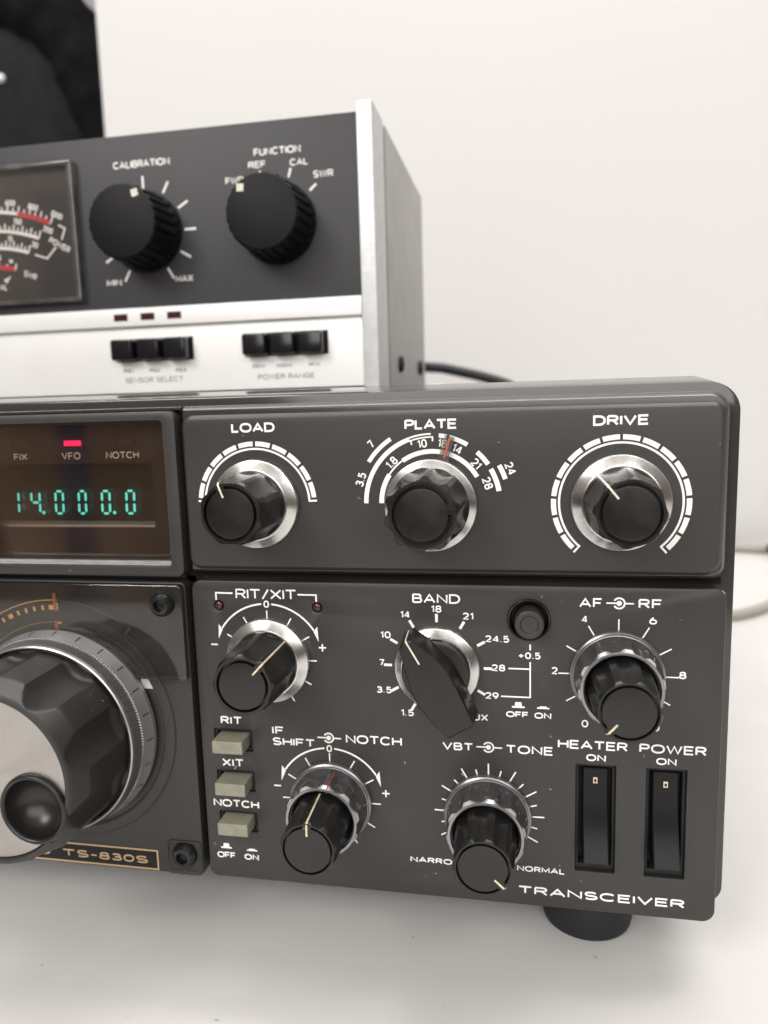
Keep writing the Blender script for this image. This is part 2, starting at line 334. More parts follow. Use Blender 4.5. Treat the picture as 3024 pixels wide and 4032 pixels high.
# ------------------------------------------------------------------ stroke lettering
def qa(cx, cy, rx, ry, a0, a1, n=9):   # angles in degrees, maths convention, slightly squared
    out = []
    for i in range(n+1):
        t = R(a0+(a1-a0)*i/n); c, s_ = math.cos(t), math.sin(t); e = .88
        out.append((cx+rx*math.copysign(abs(c)**e, c), cy+ry*math.copysign(abs(s_)**e, s_)))
    return out
def G():
    g = {}
    O = lambda w_: qa(w_/2, .5, w_/2, .5, 0, 360, 32)
    g['A'] = (.92, [[(0, 0), (.46, 1), (.92, 0)], [(.16, .32), (.76, .32)]])
    bt = [(0, 1), (.45, 1)]+qa(.45, .765, .24, .235, 90, -90)+[(0, .53)]
    bb = [(.0, .53), (.47, .53)]+qa(.47, .265, .28, .265, 90, -90)+[(0, 0)]
    g['B'] = (.75, [[(0, 0), (0, 1)], bt, bb])
    g['C'] = (.9, [qa(.46, .5, .46, .5, 42, 318, 26)])
    g['D'] = (.84, [[(0, 0), (0, 1), (.36, 1)]+qa(.36, .5, .48, .5, 90, -90, 16)+[(0, 0)]])
    g['E'] = (.7, [[(.7, 1), (0, 1), (0, 0), (.7, 0)], [(0, .52), (.64, .52)]])
    g['F'] = (.68, [[(.68, 1), (0, 1), (0, 0)], [(0, .5), (.6, .5)]])
    g['G'] = (.92, [qa(.46, .5, .46, .5, 42, 345, 26)+[(.92, .46), (.5, .46)]])
    g['H'] = (.8, [[(0, 0), (0, 1)], [(.8, 0), (.8, 1)], [(0, .52), (.8, .52)]])
    g['I'] = (.0, [[(0, 0), (0, 1)]])
    g['K'] = (.78, [[(0, 0), (0, 1)], [(.75, 1), (0, .42)], [(.25, .6), (.78, 0)]])
    g['L'] = (.6, [[(0, 1), (0, 0), (.6, 0)]])
    g['M'] = (.95, [[(0, 0), (0, 1), (.475, .18), (.95, 1), (.95, 0)]])
    g['N'] = (.82, [[(0, 0), (0, 1), (.82, 0), (.82, 1)]])
    g['O'] = (1.0, [O(1.0)])
    g['P'] = (.72, [[(0, 0), (0, 1)], [(0, 1), (.43, 1)]+qa(.43, .735, .29, .265, 90, -90)+[(0, .47)]])
    g['R'] = (.76, [[(0, 0), (0, 1)], [(0, 1), (.45, 1)]+qa(.45, .745, .28, .255, 90, -90)+[(0, .49)], [(.42, .49), (.76, 0)]])
    g['S'] = (.76, [qa(.38, .745, .345, .255, 28, 270, 14)+qa(.38, .245, .37, .245, 90, -152, 14)])
    g['T'] = (.82, [[(0, 1), (.82, 1)], [(.41, 1), (.41, 0)]])
    g['U'] = (.8, [[(0, 1), (0, .38)]+qa(.4, .38, .4, .38, 180, 360, 14)+[(.8, 1)]])
    g['V'] = (.88, [[(0, 1), (.44, 0), (.88, 1)]])
    g['W'] = (1.2, [[(0, 1), (.3, 0), (.6, .95), (.9, 0), (1.2, 1)]])
    g['X'] = (.84, [[(0, 0), (.84, 1)], [(0, 1), (.84, 0)]])
    g['Z'] = (.76, [[(0, 1), (.76, 1), (0, 0), (.76, 0)]])
    g['0'] = (.66, [O(.66)])
    g['1'] = (.26, [[(0, .78), (.26, 1), (.26, 0)]])
    g['2'] = (.64, [qa(.32, .70, .31, .30, 165, -38, 14)+[(0, 0), (.66, 0)]])
    g['3'] = (.64, [qa(.31, .76, .27, .24, 155, -90, 14)+[(.2, .52)], [(.25, .52)]+qa(.31, .26, .33, .26, 90, -158, 14)])
    g['4'] = (.7, [[(.52, 0), (.52, 1)], [(.52, 1), (0, .27), (.7, .27)]])
    g['5'] = (.64, [[(.58, 1), (.1, 1), (.05, .5)]+qa(.32, .32, .32, .32, 125, -150, 16)])
    g['6'] = (.66, [qa(.33, .32, .33, .32, 0, 360, 22), [(.03, .38)]+[(.06, .55), (.2, .82), (.4, 1)]])
    g['7'] = (.6, [[(0, 1), (.6, 1), (.2, 0)]])
    g['8'] = (.66, [qa(.33, .76, .28, .24, 0, 360, 20), qa(.33, .265, .33, .265, 0, 360, 20)])
    g['9'] = (.66, [qa(.33, .68, .33, .32, 0, 360, 22), [(.63, .62), (.6, .45), (.46, .18), (.26, 0)]])
    g['+'] = (.64, [[(0, .45), (.64, .45)], [(.32, .13), (.32, .77)]])
    g['-'] = (.42, [[(0, .45), (.42, .45)]])
    g['.'] = (.02, [[(0, -.02), (0, .09)]])
    g['/'] = (.5, [[(0, -.05), (.5, 1.05)]])
    g[' '] = (.25, [])
    g['~'] = (.9, [qa(.225, .45, .225, .25, 0, 360, 16), qa(.675, .45, .225, .25, 0, 360, 16)])
    return g
GL = G(); YS = [0]
def text(mb, s, box, st=.42, y=-.05, rot=0, gap=.30):
    """letters filling box = (left, bottom, right, top); rot in degrees clockwise about the box centre"""
    x0, z0, x1, z1 = box; h = z1-z0-st; wd = x1-x0-st
    tot = sum(GL[c][0] for c in s)+gap*(len(s)-1); k = wd/tot if tot > 0 else 1
    cx, cz = (x0+x1)/2, (z0+z1)/2; ca, sa = math.cos(R(rot)), math.sin(R(rot)); x = x0+st/2
    for c in s:
        gw, strokes = GL[c]
        for q in strokes:
            YS[0] = (YS[0]+1) % 5
            P = []
            for px, pz in q:
                a, b = x+px*k-cx, z0+st/2+pz*h-cz
                P.append((cx+a*ca+b*sa, cz-a*sa+b*ca))
            cl = len(P) > 8 and math.hypot(P[0][0]-P[-1][0], P[0][1]-P[-1][1]) < .02
            mb.ribbon(P, st, y-.010*YS[0], cl)
        x += (gw+gap)*k
def ctext(mb, s, c, h, st, rot, y=-.05, asp=.95, gap=.30):
    wd = (sum(GL[q][0] for q in s)+gap*(len(s)-1))*(h-st)*asp+st
    text(mb, s, (c[0]-wd/2, c[1]-h/2, c[0]+wd/2, c[1]+h/2), st, y, rot, gap)
def tick(mb, c, a, r0, r1, wd, y=-.05):
    t = R(a); mb.ribbon([(c[0]+r0*math.sin(t), c[1]+r0*math.cos(t)), (c[0]+r1*math.sin(t), c[1]+r1*math.cos(t))], wd, y)
def pol(c, r, a): return (c[0]+r*math.sin(R(a)), c[1]+r*math.cos(R(a)))
def dualsym(mb, c, xl, xr):
    mb.arcband(c, 1.02, 1.42, -60, 240, -.05)
    mb.add([(c[0]+.62*math.cos(i*math.pi/8), -.06, c[1]+.62*math.sin(i*math.pi/8)) for i in range(16)], [tuple(range(16))])
    mb.ribbon([(xl, c[1]+.02), (c[0]-.5, c[1]+.02)], .36, -.07); mb.ribbon([(c[0]+1.3, c[1]-.02), (xr, c[1]-.02)], .36, -.07)
def icons(mb, xo, zo, xn, zn):
    mb.add([(xo-1.5, -.05, zo), (xo+1.5, -.05, zo), (xo+1.5, -.05, zo+.42), (xo-1.5, -.05, zo+.42)], [(0, 1, 2, 3)])
    mb.add([(xo-.85, -.05, zo+.42), (xo+.85, -.05, zo+.42), (xo+.75, -.05, zo+1.45), (xo-.75, -.05, zo+1.45)], [(0, 1, 2, 3)])
    mb.add([(xn-1.45, -.05, zn), (xn+1.45, -.05, zn), (xn+1.45, -.05, zn+.36), (xn-1.45, -.05, zn+.36)], [(0, 1, 2, 3)])
    mb.add([(xn-.85, -.05, zn+.36), (xn+.85, -.05, zn+.36), (xn+.85, -.05, zn+.66), (xn-.85, -.05, zn+.66)], [(0, 1, 2, 3)])
def swing(mb, c, r=14.35, rt=14.1, a=70):
    """thin arc with an arrow head at both ends and a nought on top"""
    for sgn in (-1, 1):
        mb.arcband(c, r-.22, r+.22, sgn*5.2, sgn*57, -.05)
        A, B, C_ = pol(c, r+1.35, sgn*55.5), pol(c, rt, sgn*a), pol(c, r-.25, sgn*58)
        mb.add([(A[0], -.06, A[1]), (B[0], -.06, B[1]), (C_[0], -.06, C_[1])], [(0, 1, 2)])
    text(mb, '0', (c[0]-.72, c[1]+r-.98, c[0]+.72, c[1]+r+.88), .34)

# ================================================================== the table, walls and things behind
TZ = -18.5
t_ = MB(); t_.box((-1500, -330, TZ-30), (1500, 1000, TZ), 2); struct(obj('table_top', t_, M['table'], smooth=0))
t_ = MB(); t_.box((-461.5, 560, TZ+.1), (1500, 600, 1500), 4); struct(obj('white_wall', t_, M['wall'], smooth=30))
t_ = MB(); t_.box((-1500, 1000.5, TZ-30), (1500, 1040, 1500)); struct(obj('grey_wall', t_, M['greywall'], smooth=0))
bag = thing('padded_bag', (-640, 690, TZ), 'black padded bag with a thick rounded rim, half hidden behind the white wall', 'bag')
t_ = MB(); arch = [(-940, 690, 40), (-935, 690, 260), (-908, 690, 400), (-860, 690, 500), (-800, 690, 552), (-725, 690, 572), (-655, 690, 560), (-598, 690, 526), (-556, 690, 470), (-530, 690, 390), (-518, 690, 250), (-516, 690, 40)]
def smooth_path(P, n=6):
    out = []
    for i in range(len(P)-1):
        p0, p1, p2, p3 = [Vector(P[max(0, min(len(P)-1, i+k))]) for k in (-1, 0, 1, 2)]
        for j in range(n):
            t = j/n; out.append(.5*((2*p1)+(p2-p0)*t+(2*p0-5*p1+4*p2-p3)*t*t+(3*p1-p0-3*p2+p3)*t**3))
    out.append(Vector(P[-1])); return out
arch = [(x+14, y, z+50) for x, y, z in arch]; ap = smooth_path(arch, 8)
t_.tube([(p.x, p.y, p.z) for p in ap], [44+2.5*math.sin(i*.5)+1.5*math.sin(i*1.3) for i in range(len(ap))], 18)
obj('rim', t_, M['fabric'], bag, smooth=60)
bm = bmesh.new(); bmesh.ops.create_uvsphere(bm, u_segments=40, v_segments=24, radius=1)
for v in bm.verts:
    x, y, z = v.co
    k = lambda a, e: math.copysign(abs(a)**e, a)
    v.co = Vector((-720+k(x, .6)*196, 700+k(y, .8)*62+5*math.sin(6*x+3*z), 262+k(z, .6)*335))
t_ = MB(); t_.addbm(bm); obj('front_pocket', t_, M['fabric2'], bag, smooth=60)
bm = bmesh.new(); bmesh.ops.create_uvsphere(bm, u_segments=16, v_segments=10, radius=4.5)
bmesh.ops.translate(bm, verts=bm.verts, vec=(-616, 622, 496)); t_ = MB(); t_.addbm(bm); obj('pale_spot', t_, M['print'], bag, smooth=60)  # small pale blob in front of the pocket

# cables
def cable(name, P, r, m_, label):
    sp = smooth_path(P, 8); mb = MB(); mb.tube([tuple(p) for p in sp], r, 12); o = obj(name, mb, m_, smooth=60); tag(o, label, 'cable'); return o
cable('power_cable', [(-150, 300, 126), (-128, 330, 147), (-106, 345, 148.8), (-88, 345, 145.3), (-68, 345, 140), (-50, 345, 132.5), (-28, 350, 114), (20, 380, 60), (30, 430, 5), (10, 480, TZ+3)], 3.5, M['cable_black'], 'thick black cable arching out behind the silver meter')
cable('beige_band', [(-150, 400, 100), (-120, 440, 124), (-100, 450, 131), (-70, 450, 128), (-30, 450, 110), (0, 470, 40), (-20, 500, TZ+4)], 3.6, M['beige'], 'beige band drooping below the black cable behind the meter')  # beige tube giving the beige tone under the black cable
cable('signal_cable', [(40, 470, TZ+8), (100, 525, TZ+7), (140, 545, TZ+5), (175, 540, TZ+5), (240, 560-9, TZ+5), (400, 540, TZ+5)], 5.0, M['cable_grey'], 'pale grey cable along the foot of the wall, the farther one')
cable('antenna_cable', [(10, 300, TZ+4), (60, 312, TZ+4), (90, 322, TZ+4), (120, 352, TZ+4), (160, 410, TZ+4), (260, 470, TZ+4)], 3.0, M['cable_grey'], 'thin pale grey cable on the table right of the transceiver, nearer the camera')
cable('black_lead', [(166, 520, TZ+9), (178, 521, TZ+6), (205, 524, TZ+4), (330, 500, TZ+4)], 3.6, M['cable_black'], 'short black lead lying beside the farther grey cable')

# ================================================================== transceiver
TX = thing('radio_transceiver', (-160, 160, TZ), 'dark grey radio transceiver with lit blue-green display and rows of black knobs', 'radio')
L0 = lambda d=0: rrect(-330, -.6, 3.0+.8*d, 129.1, (8.5, 8.5, 6, 6.5), 14)(d)
mb = MB(); lo = []
for d, y in ((0, 26), (0, 19), (.45, 15), (1.0, 10.5), (1.68, 5.5), (1.8, 5.12), (2.2, 5.0)): lo.append([(p[0], y, p[1]) for p in L0(d)])
mb.loft(lo)
bm = bmesh.new(); ed = []
for l in (L0(2.2), rrect(-327, 84.0, -132.4, 123.0, .5, 3)()):
    vs = [bm.verts.new((p[0], 5.0, p[1])) for p in l]; ed += [bm.edges.new((vs[i], vs[(i+1) % len(vs)])) for i in range(len(vs))]
bmesh.ops.triangle_fill(bm, use_beauty=True, use_dissolve=False, edges=ed); mb.addbm(bm); obj('case_frame', mb, M['frame_top'], TX, smooth=25)
mb = MB(); L1 = rrect(-128.75, 83.1, -.15, 125.3, (4.5, 1.0, 1.0, 3.4), 12)
mb.loft([[(p[0], y, p[1]) for p in L1(d)] for d, y in ((0, 5.4), (0, 2.7), (.16, 2.5), (.75, 1.5), (.95, 1.3), (1.2, 1.25))], False, True); obj('upper_trim', mb, M['frame'], TX, smooth=25)
mb = MB(); L1b = rrect(-330, 124.35, -128.9, 125.3, .2, 3)
mb.loft([[(p[0], y, p[1]) for p in L1b(d)] for d, y in ((0, 5.4), (0, 2.7), (.2, 2.4))], False, True); obj('display_trim', mb, M['frame'], TX, smooth=25)
mb = MB(); L2 = rrect(-128.35, 84.2, -1.05, 123.1, (3.2, 3.2, 3.2, 4.0), 12)
mb.loft([[(p[0], y, p[1]) for p in L2(d)] for d, y in ((0, 1.6), (0, 1.25), (.12, 1.1), (.95, .12), (1.08, .03), (1.25, 0))], False, True); UP = obj('upper_panel', mb, M['panel'], TX, smooth=25)
mb = MB(); mb.box((-131.5, 4.5, 80), (-128.8, 4.9, 124)); mb.box((-330, 4.4, 81.6), (-.3, 4.85, 83.0)); mb.box((-131, 4.5, -.2), (-127, 4.88, 81.5)); obj('dust_gap', mb, M['gap'], TX, smooth=0)
mb = MB(); mb.box((-331, 26.2, 1), (1.2, 320, 127.2)); obj('cabinet', mb, M['frame'], TX, smooth=0)

# lower panel with its openings
BTN = [(-124.4, 35.9, -113.9, 41.85), (-124.3, 24.7, -113.85, 30.4), (-124.25, 13.2, -113.75, 18.85)]
RK = [(-32.45, 10.2, -23.1, 37.95), (-16.3, 10.2, -7.15, 37.95)]
holes = [hrect(*b, .3) for b in BTN]+[hrect(*r, .25) for r in RK]+[hcirc(-43.45, 73.2, 5.05), hcirc(-121.0, 74.9, 1.15, 24), hcirc(-95.1, 74.95, 1.15, 24)]
mb = MB(); mb.plate(rrect(-128.05, -.35, 0, 81.4, (2.8, 2.6, 2.4, 3.0), 10), holes[:6], 0, 4, .35, hbev=.12)
# countersunk lamp holes are cut last with a wide bevel
mb = MB()
def lower():
    bm = bmesh.new(); ed = []
    outer = rrect(-128.05, -.35, 0, 81.4, (2.8, 2.6, 2.4, 3.0), 10)
    L = [(outer, .35)]+[(h, .12) for h in holes[:6]]+[(h, .72) for h in holes[6:]]
    for lf, b in L:
        vs = [bm.verts.new((p[0], 0, p[1])) for p in lf(b)]; ed += [bm.edges.new((vs[i], vs[(i+1) % len(vs)])) for i in range(len(vs))]
    bmesh.ops.triangle_fill(bm, use_beauty=True, use_dissolve=False, edges=ed); mb.addbm(bm)
    for lf, b in L:
        mb.loft([[(p[0], y, p[1]) for p in lf(d)] for d, y in ((b, 0), (b*.35, b*.3), (0, b), (0, 3.9))])
lower(); LP = obj('lower_panel', mb, M['panel'], TX, smooth=25)
mb = MB(); mb.box((-127.5, 3.95, 1), (-1, 6, 80)); obj('panel_backing', mb, M['blackmatt'], TX, smooth=0)

# ---- printing on the upper panel
mb = MB(); cL, cP, cD = (-109.22, 101.09), (-65.74, 101.09), (-23.22, 101.09)
text(mb, 'LOAD', (-114.85, 118.55, -103.75, 120.9), .52, gap=.26); text(mb, 'PLATE', (-72.0, 118.35, -59.65, 120.75), .52, gap=.24); text(mb, 'DRIVE', (-29.4, 118.3, -17.4, 120.65), .52, gap=.28)
for c, n in ((cL, 5), (cD, 8)):
    for k in range(-n, n):
        mb.arcband(c, 14.12, 15.28, k*17.08+1.25, (k+1)*17.08-1.25, -.05)
    e = n*17.08+1.0
    mb.arcband(c, 13.22, 13.72, -e-1.6, e+1.6, -.055)
    for sg in (-1, 1): mb.arcband(c, 13.3, 15.35, sg*(e+.1), sg*(e+1.9), -.06)
c = cP
mb.arcband(c, 15.38, 16.45, -90, -19, -.05); mb.arcband(c, 16.02, 16.43, -19.4, -.3, -.06)
mb.arcband(c, 15.33, 15.68, -18.9, 1.6, -.05); mb.arcband(c, 14.5, 15.6, -19.2, -17.8, -.06); mb.arcband(c, 14.5, 15.6, .4, 1.8, -.06)
mb.arcband(c, 17.5, 18.5, -56.6, -32.3, -.05); mb.arcband(c, 15.42, 16.42, 6.4, 13.1, -.05); mb.arcband(c, 15.4, 16.42, 15.2, 31.6, -.05)
mb.arcband(c, 11.6, 12.75, -90, -56.2, -.05); mb.arcband(c, 12.02, 12.42, -57, -34, -.06); mb.arcband(c, 11.62, 12.7, -34.3, 60, -.05)
mb.arcband(c, 15.3, 16.4, 41.8, 55.6, -.05); mb.arcband(c, 15.2, 16.35, 60.1, 80, -.05); mb.arcband(c, 17.3, 18.4, 60.8, 72, -.05)
for s_, r, a in (('7', 20.1, -45.5), ('3.5', 18.0, -71.5), ('1.8', 13.55, -44.5), ('10', 14.15, -8.8), ('18', 14.2, 10.6), ('14', 13.95, 25.5), ('21', 13.8, 48.5), ('28', 13.7, 70.5), ('24', 19.8, 66.4)):
    ctext(mb, s_, pol(c, r, a), 2.0, .36, a, asp=.92, gap=.34)
obj('lettering', mb, M['print'], UP, smooth=0, recalc=False)

# ---- printing on the lower panel
mb = MB(); cR, cI, cB, cA, cV = (-108.2, 61.2), (-93.35, 23.9), (-65.3, 60.9), (-23.1, 60.45), (-53.2, 23.2)
text(mb, 'RIT/XIT', (-116.2, 76.85, -100.2, 79.45), .40, gap=.22)
mb.ribbon([(-121.5, 76.45), (-121.5, 78.3), (-117.0, 78.25)], .40, -.05); mb.ribbon([(-99.9, 78.2), (-95.15, 78.2), (-95.15, 76.5)], .40, -.05)
swing(mb, cR, 14.45, 14.15, 69.3)
for a in range(-60, 151, 30): tick(mb, cR, a, 10.2, 12.55 if a else 12.75, .32)
mb.ribbon([(-123.6, 64.65), (-121.8, 64.65)], .36, -.05); mb.ribbon([(-95, 64.7), (-93.1, 64.7)], .36, -.05); mb.ribbon([(-94.05, 65.65), (-94.05, 63.75)], .36, -.06)
text(mb, 'RIT', (-122.3, 43.2, -116.45, 45.35), .42); text(mb, 'XIT', (-122.6, 31.5, -116.65, 33.65), .40); text(mb, 'NOTCH', (-125.75, 20.05, -113.05, 22.15), .40, gap=.26)
icons(mb, -122.95, 8.0, -115.75, 7.8); text(mb, 'OFF', (-125.65, 5.25, -120.45, 6.95), .34, gap=.26); text(mb, 'ON', (-117.95, 5.25, -113.95, 6.9), .34)
text(mb, 'IF', (-108.35, 41.2, -105.25, 43.3), .40); text(mb, 'SHIFT', (-108.4, 38.2, -97.05, 40.3), .40, gap=.26); text(mb, 'NOTCH', (-88.9, 39.85, -74.55, 42.15), .42, gap=.26)
dualsym(mb, (-93.4, 40.95), -96.35, -90.1)
swing(mb, cI, 14.25, 13.95, 70.5)
for a in range(-90, 151, 30): tick(mb, cI, a, 10.7, 13.0, .32)
mb.ribbon([(-108.6, 27.05), (-106.75, 27.05)], .36, -.05); mb.ribbon([(-79.95, 26.9), (-78.05, 26.9)], .36, -.05); mb.ribbon([(-79, 27.85), (-79, 25.95)], .36, -.06)
text(mb, 'BAND', (-71.1, 76.75, -59.55, 79.1), .42, gap=.28)
for a in range(-150, 151, 30): tick(mb, cB, a, 11.2, 13.25, .66)
for s_, b in {'18': (-66.6, 74.5, -64.05, 76.25), '14': (-74.1, 72.95, -71.75, 74.7), '21': (-59.0, 72.9, -56.45, 74.65), '10': (-79.2, 67.7, -76.65, 69.45), '7': (-79.7, 60.65, -78.4, 62.35), '3.5': (-80.55, 53.6, -76.75, 55.3), '1.5': (-74.6, 47.9, -71.35, 49.6), '24.5': (-53.7, 67.5, -48.05, 69.2), '28': (-52.2, 60.35, -49.0, 62.05), '29': (-53.8, 53.3, -50.6, 55.0), '+0.5': (-45.95, 63.65, -40.75, 65.3), 'AUX': (-58.9, 47.6, -53.15, 49.35)}.items():
    text(mb, s_, b, .34, gap=.34)
mb.ribbon([(-48.25, 61.15), (-43.35, 61.15)], .36, -.05); mb.ribbon([(-50.05, 54.1), (-43.15, 54.1), (-43.15, 62.9)], .36, -.06); mb.ribbon([(-43.15, 65.8), (-43.15, 67.25)], .36, -.05)
icons(mb, -45.95, 51.35, -40.1, 51.35); text(mb, 'OFF', (-48.85, 48.95, -43.55, 50.45), .34, gap=.26); text(mb, 'ON', (-42.15, 48.9, -38.2, 50.45), .34)
text(mb, 'AF', (-32.0, 76.55, -26.8, 78.85), .42); text(mb, 'RF', (-18.85, 76.6, -13.7, 78.85), .42); dualsym(mb, (-23.1, 77.7), -25.95, -19.85)
for s_, b in {'4': (-31.45, 72.9, -30.05, 74.65), '6': (-16.45, 72.9, -14.75, 74.65), '2': (-38.2, 60.15, -36.8, 61.95), '8': (-9.65, 60.15, -8.05, 61.9), '0': (-31.2, 47.3, -29.65, 49.15), '10': (-16.2, 47.2, -13.6, 49.05)}.items(): text(mb, s_, b, .34)
for a in range(-120, 121, 30): tick(mb, cA, a, 10.4, 13.5 if a % 60 == 0 or a in (-90, 90, -30, 30) else 12.9, .32)
text(mb, 'HEATER', (-36.65, 41.75, -20.6, 44.0), .44, gap=.26); text(mb, 'POWER', (-18.0, 41.75, -3.1, 44.0), .44, gap=.26)
text(mb, 'ON', (-30.05, 38.9, -25.5, 40.65), .38); text(mb, 'ON', (-14.15, 38.95, -9.6, 40.7), .38)
text(mb, 'VBT', (-64.4, 39.65, -56.85, 41.7), .40); text(mb, 'TONE', (-49.0, 39.65, -37.7, 41.85), .42); dualsym(mb, (-53.15, 40.88), -56.1, -49.85)
for k in range(-8, 9): tick(mb, cV, k*14.75, 10.6, 13.45 if k % 2 == 0 else 12.1, .34)
text(mb, 'NARROW', (-73.1, 8.85, -59.6, 10.35), .32); text(mb, 'NORMAL', (-46.35, 8.85, -34.8, 10.35), .32)
text(mb, 'TRANSCEIVER', (-46.1, 2.75, -6.85, 4.95), .46, gap=.26)
obj('lettering', mb, M['print'], LP, smooth=0, recalc=False)

# ---- control knobs
def flute_fun(n, depth, half, phase, groove, bridge, line, yb, bw=11):
    """n concave cuts into the cone line = (r0, y0, r1, y1); they run out towards the panel from yb on; k < 0 marks groove stations"""
    pitch = 2*math.pi/n; r0, y0, r1, y1 = line
    def f(t, r, y, k):
        if k > 0:
            d = (t-phase+pitch/2) % pitch-pitch/2; u = d/half
            if abs(u) < 1.0001:
                body = r0+(r1-r0)*(y-y0)/(y1-y0)
                r = min(r, body-depth*(1-u*u)+max(0, y-yb)*.55)
        if k < 0:       # groove station: filled in under the pointer bridge
            d = abs((t-bridge+math.pi) % (2*math.pi)-math.pi)
            if d > R(bw): y += groove
        return r, y
    return f
def run(r0, y0, r1, y1, n, k=1):
    return [(r0+(r1-r0)*i/n, y0+(y1-y0)*i/n, k) for i in range(n+1)]
def pointer(path, ang, wd, up=.08):
    mb = MB(); t = R(ang); tx, tz = math.cos(t), -math.sin(t); tops = []; 
    n = len(path)
    for i, (r, y) in enumerate(path):
        a = path[max(0, i-1)]; b = path[min(n-1, i+1)]; dr, dy = b[0]-a[0], b[1]-a[1]; l = math.hypot(dr, dy) or 1
        nr, ny = -dy/l, dr/l
        if nr < 0 and ny > 0: nr, ny = -nr, -ny
        if ny > .1: nr, ny = -nr, -ny
        for o_ in (up, -.35):
            rr, yy = r+nr*o_, y+ny*o_
            for s_ in (-.5, .5): tops.append((rr*math.sin(t)+tx*s_*wd, yy, rr*math.cos(t)+tz*s_*wd))
    loops = [[tops[4*i], tops[4*i+1], tops[4*i+3], tops[4*i+2]] for i in range(n)]
    mb.loft(loops, True, True); return mb
def small_knob(c, hgt, ang, label, pm, prange, big=0, n=8, rb=8.4, rt=7.5, rcap=5.6, rgo=6.3, rr=6.95, depth=.62, collar=True, pw=.42):
    yf = -hgt; y1 = yf+.75; ya = -3.5
    k = (rt-rb)/(y1-ya)
    prof = [(rb+.05, -1.5, 0), (rb+.05, ya+.3, 0)]+run(rb, ya, rb+k*(-3.6), ya-3.6, 9)+run(rb+k*(-5), ya-5, rt, y1, 3)+run(rt-.03, y1-.04, rr+.08, yf+.08, 4)
    prof += [(rr-.05, yf, 0), (rgo, yf, 0), (rgo-.06, yf+.05, -1), (rgo-.12, yf+.1, -1), (rcap+.14, yf+.1, -1), (rcap+.06, yf+.05, -1), (rcap, yf, 0), (rcap-.3, yf-.04, 0), (1, yf-.06, 0)]
    mb = MB(); mb.lathe(prof, 20*n, flute_fun(n, depth, R(360/n*.40), R(ang)+math.pi/n, 1.4, R(ang), (rb, ya, rt, y1), ya-1.6), t0=R(ang)+math.pi/n)
    o = obj('control_knob', mb, M['knob'], TX, (c[0], 0, c[1]), smooth=30, label=label)
    if collar:
        mb = MB(); mb.lathe([(rb-.3, -.2), (10.85, -.2), (10.85, -1.75), (10.72, -1.95), (10.5, -2.05), (8.75, -3.55), (8.5, -3.6), (rb-.2, -3.55)], 120, cap=False); obj('collar', mb, M['alu'], o, (c[0], 0, c[1]), smooth=20)
    path = []
    full = [(rcap-1.7, yf-.03), (rcap-.2, yf-.03), (rgo+.1, yf), (rr, yf+.02), (rt-.02, y1-.02), (rt, y1+.5), (rt+k*1.5, y1+1.5)]
    if prange >= 2: full += [(rb-.15, ya-1.6), (rb, ya-.3)]
    elif prange == 0: full = full[:5]
    obj('pointer', pointer(full, ang, pw, .3 if big else .08), pm, o, (c[0], 0, c[1]), smooth=20)
    return o
small_knob(cL, 17.4, -21, 'black knob under the LOAD lettering, pale pointer at eleven', M['cream'], 1, n=8)
small_knob(cD, 17.4, -39, 'black knob under the DRIVE lettering, pale pointer at half past ten', M['cream'], 2, n=8)
small_knob(cR, 18.6, 43, 'black knob under the RIT/XIT lettering, gold pointer at half past one', M['gold'], 2, n=8)
PK = small_knob((-66.1, 100.6), 16.4, 78, 'wide black knob under the PLATE lettering with a clear cursor', M['knob'], 1, big=1, n=10, rb=9.2, rt=8.5, rcap=5.7, rgo=6.55, rr=7.35, depth=.95, pw=.5)
# the clear cursor with its orange hairline
def fan(r0, r1, w0, w1, ang, ya, yb):
    mb = MB(); P = [(-w0, r0), (-w0*.62, r0+1.2), (-w1, r0+2.4), (-w1, r1), (w1, r1), (w1, r0+2.4), (w0*.62, r0+1.2), (w0, r0)]
    t = R(ang); rot_ = lambda p: (p[0]*math.cos(t)+p[1]*math.sin(t), -p[0]*math.sin(t)+p[1]*math.cos(t))
    Q = [rot_(p) for p in P]; mb.loft([[(x, ya, z) for x, z in Q], [(x, yb, z) for x, z in Q]], True, True); return mb
CU = obj('cursor', fan(9.6, 16.9, 2.6, 1.15, 16.5, -.55, -1.3), M['pointerclear'], PK, (-66.1, 0, 100.6), smooth=0)
mb = MB(); t = R(17.0); mb.ribbon([((11.7)*math.sin(t), 11.7*math.cos(t)), (16.4*math.sin(t), 16.4*math.cos(t))], .42, -1.34); obj('hairline', mb, M['orange'], PK, (-66.1, 0, 100.6), smooth=0, recalc=False)

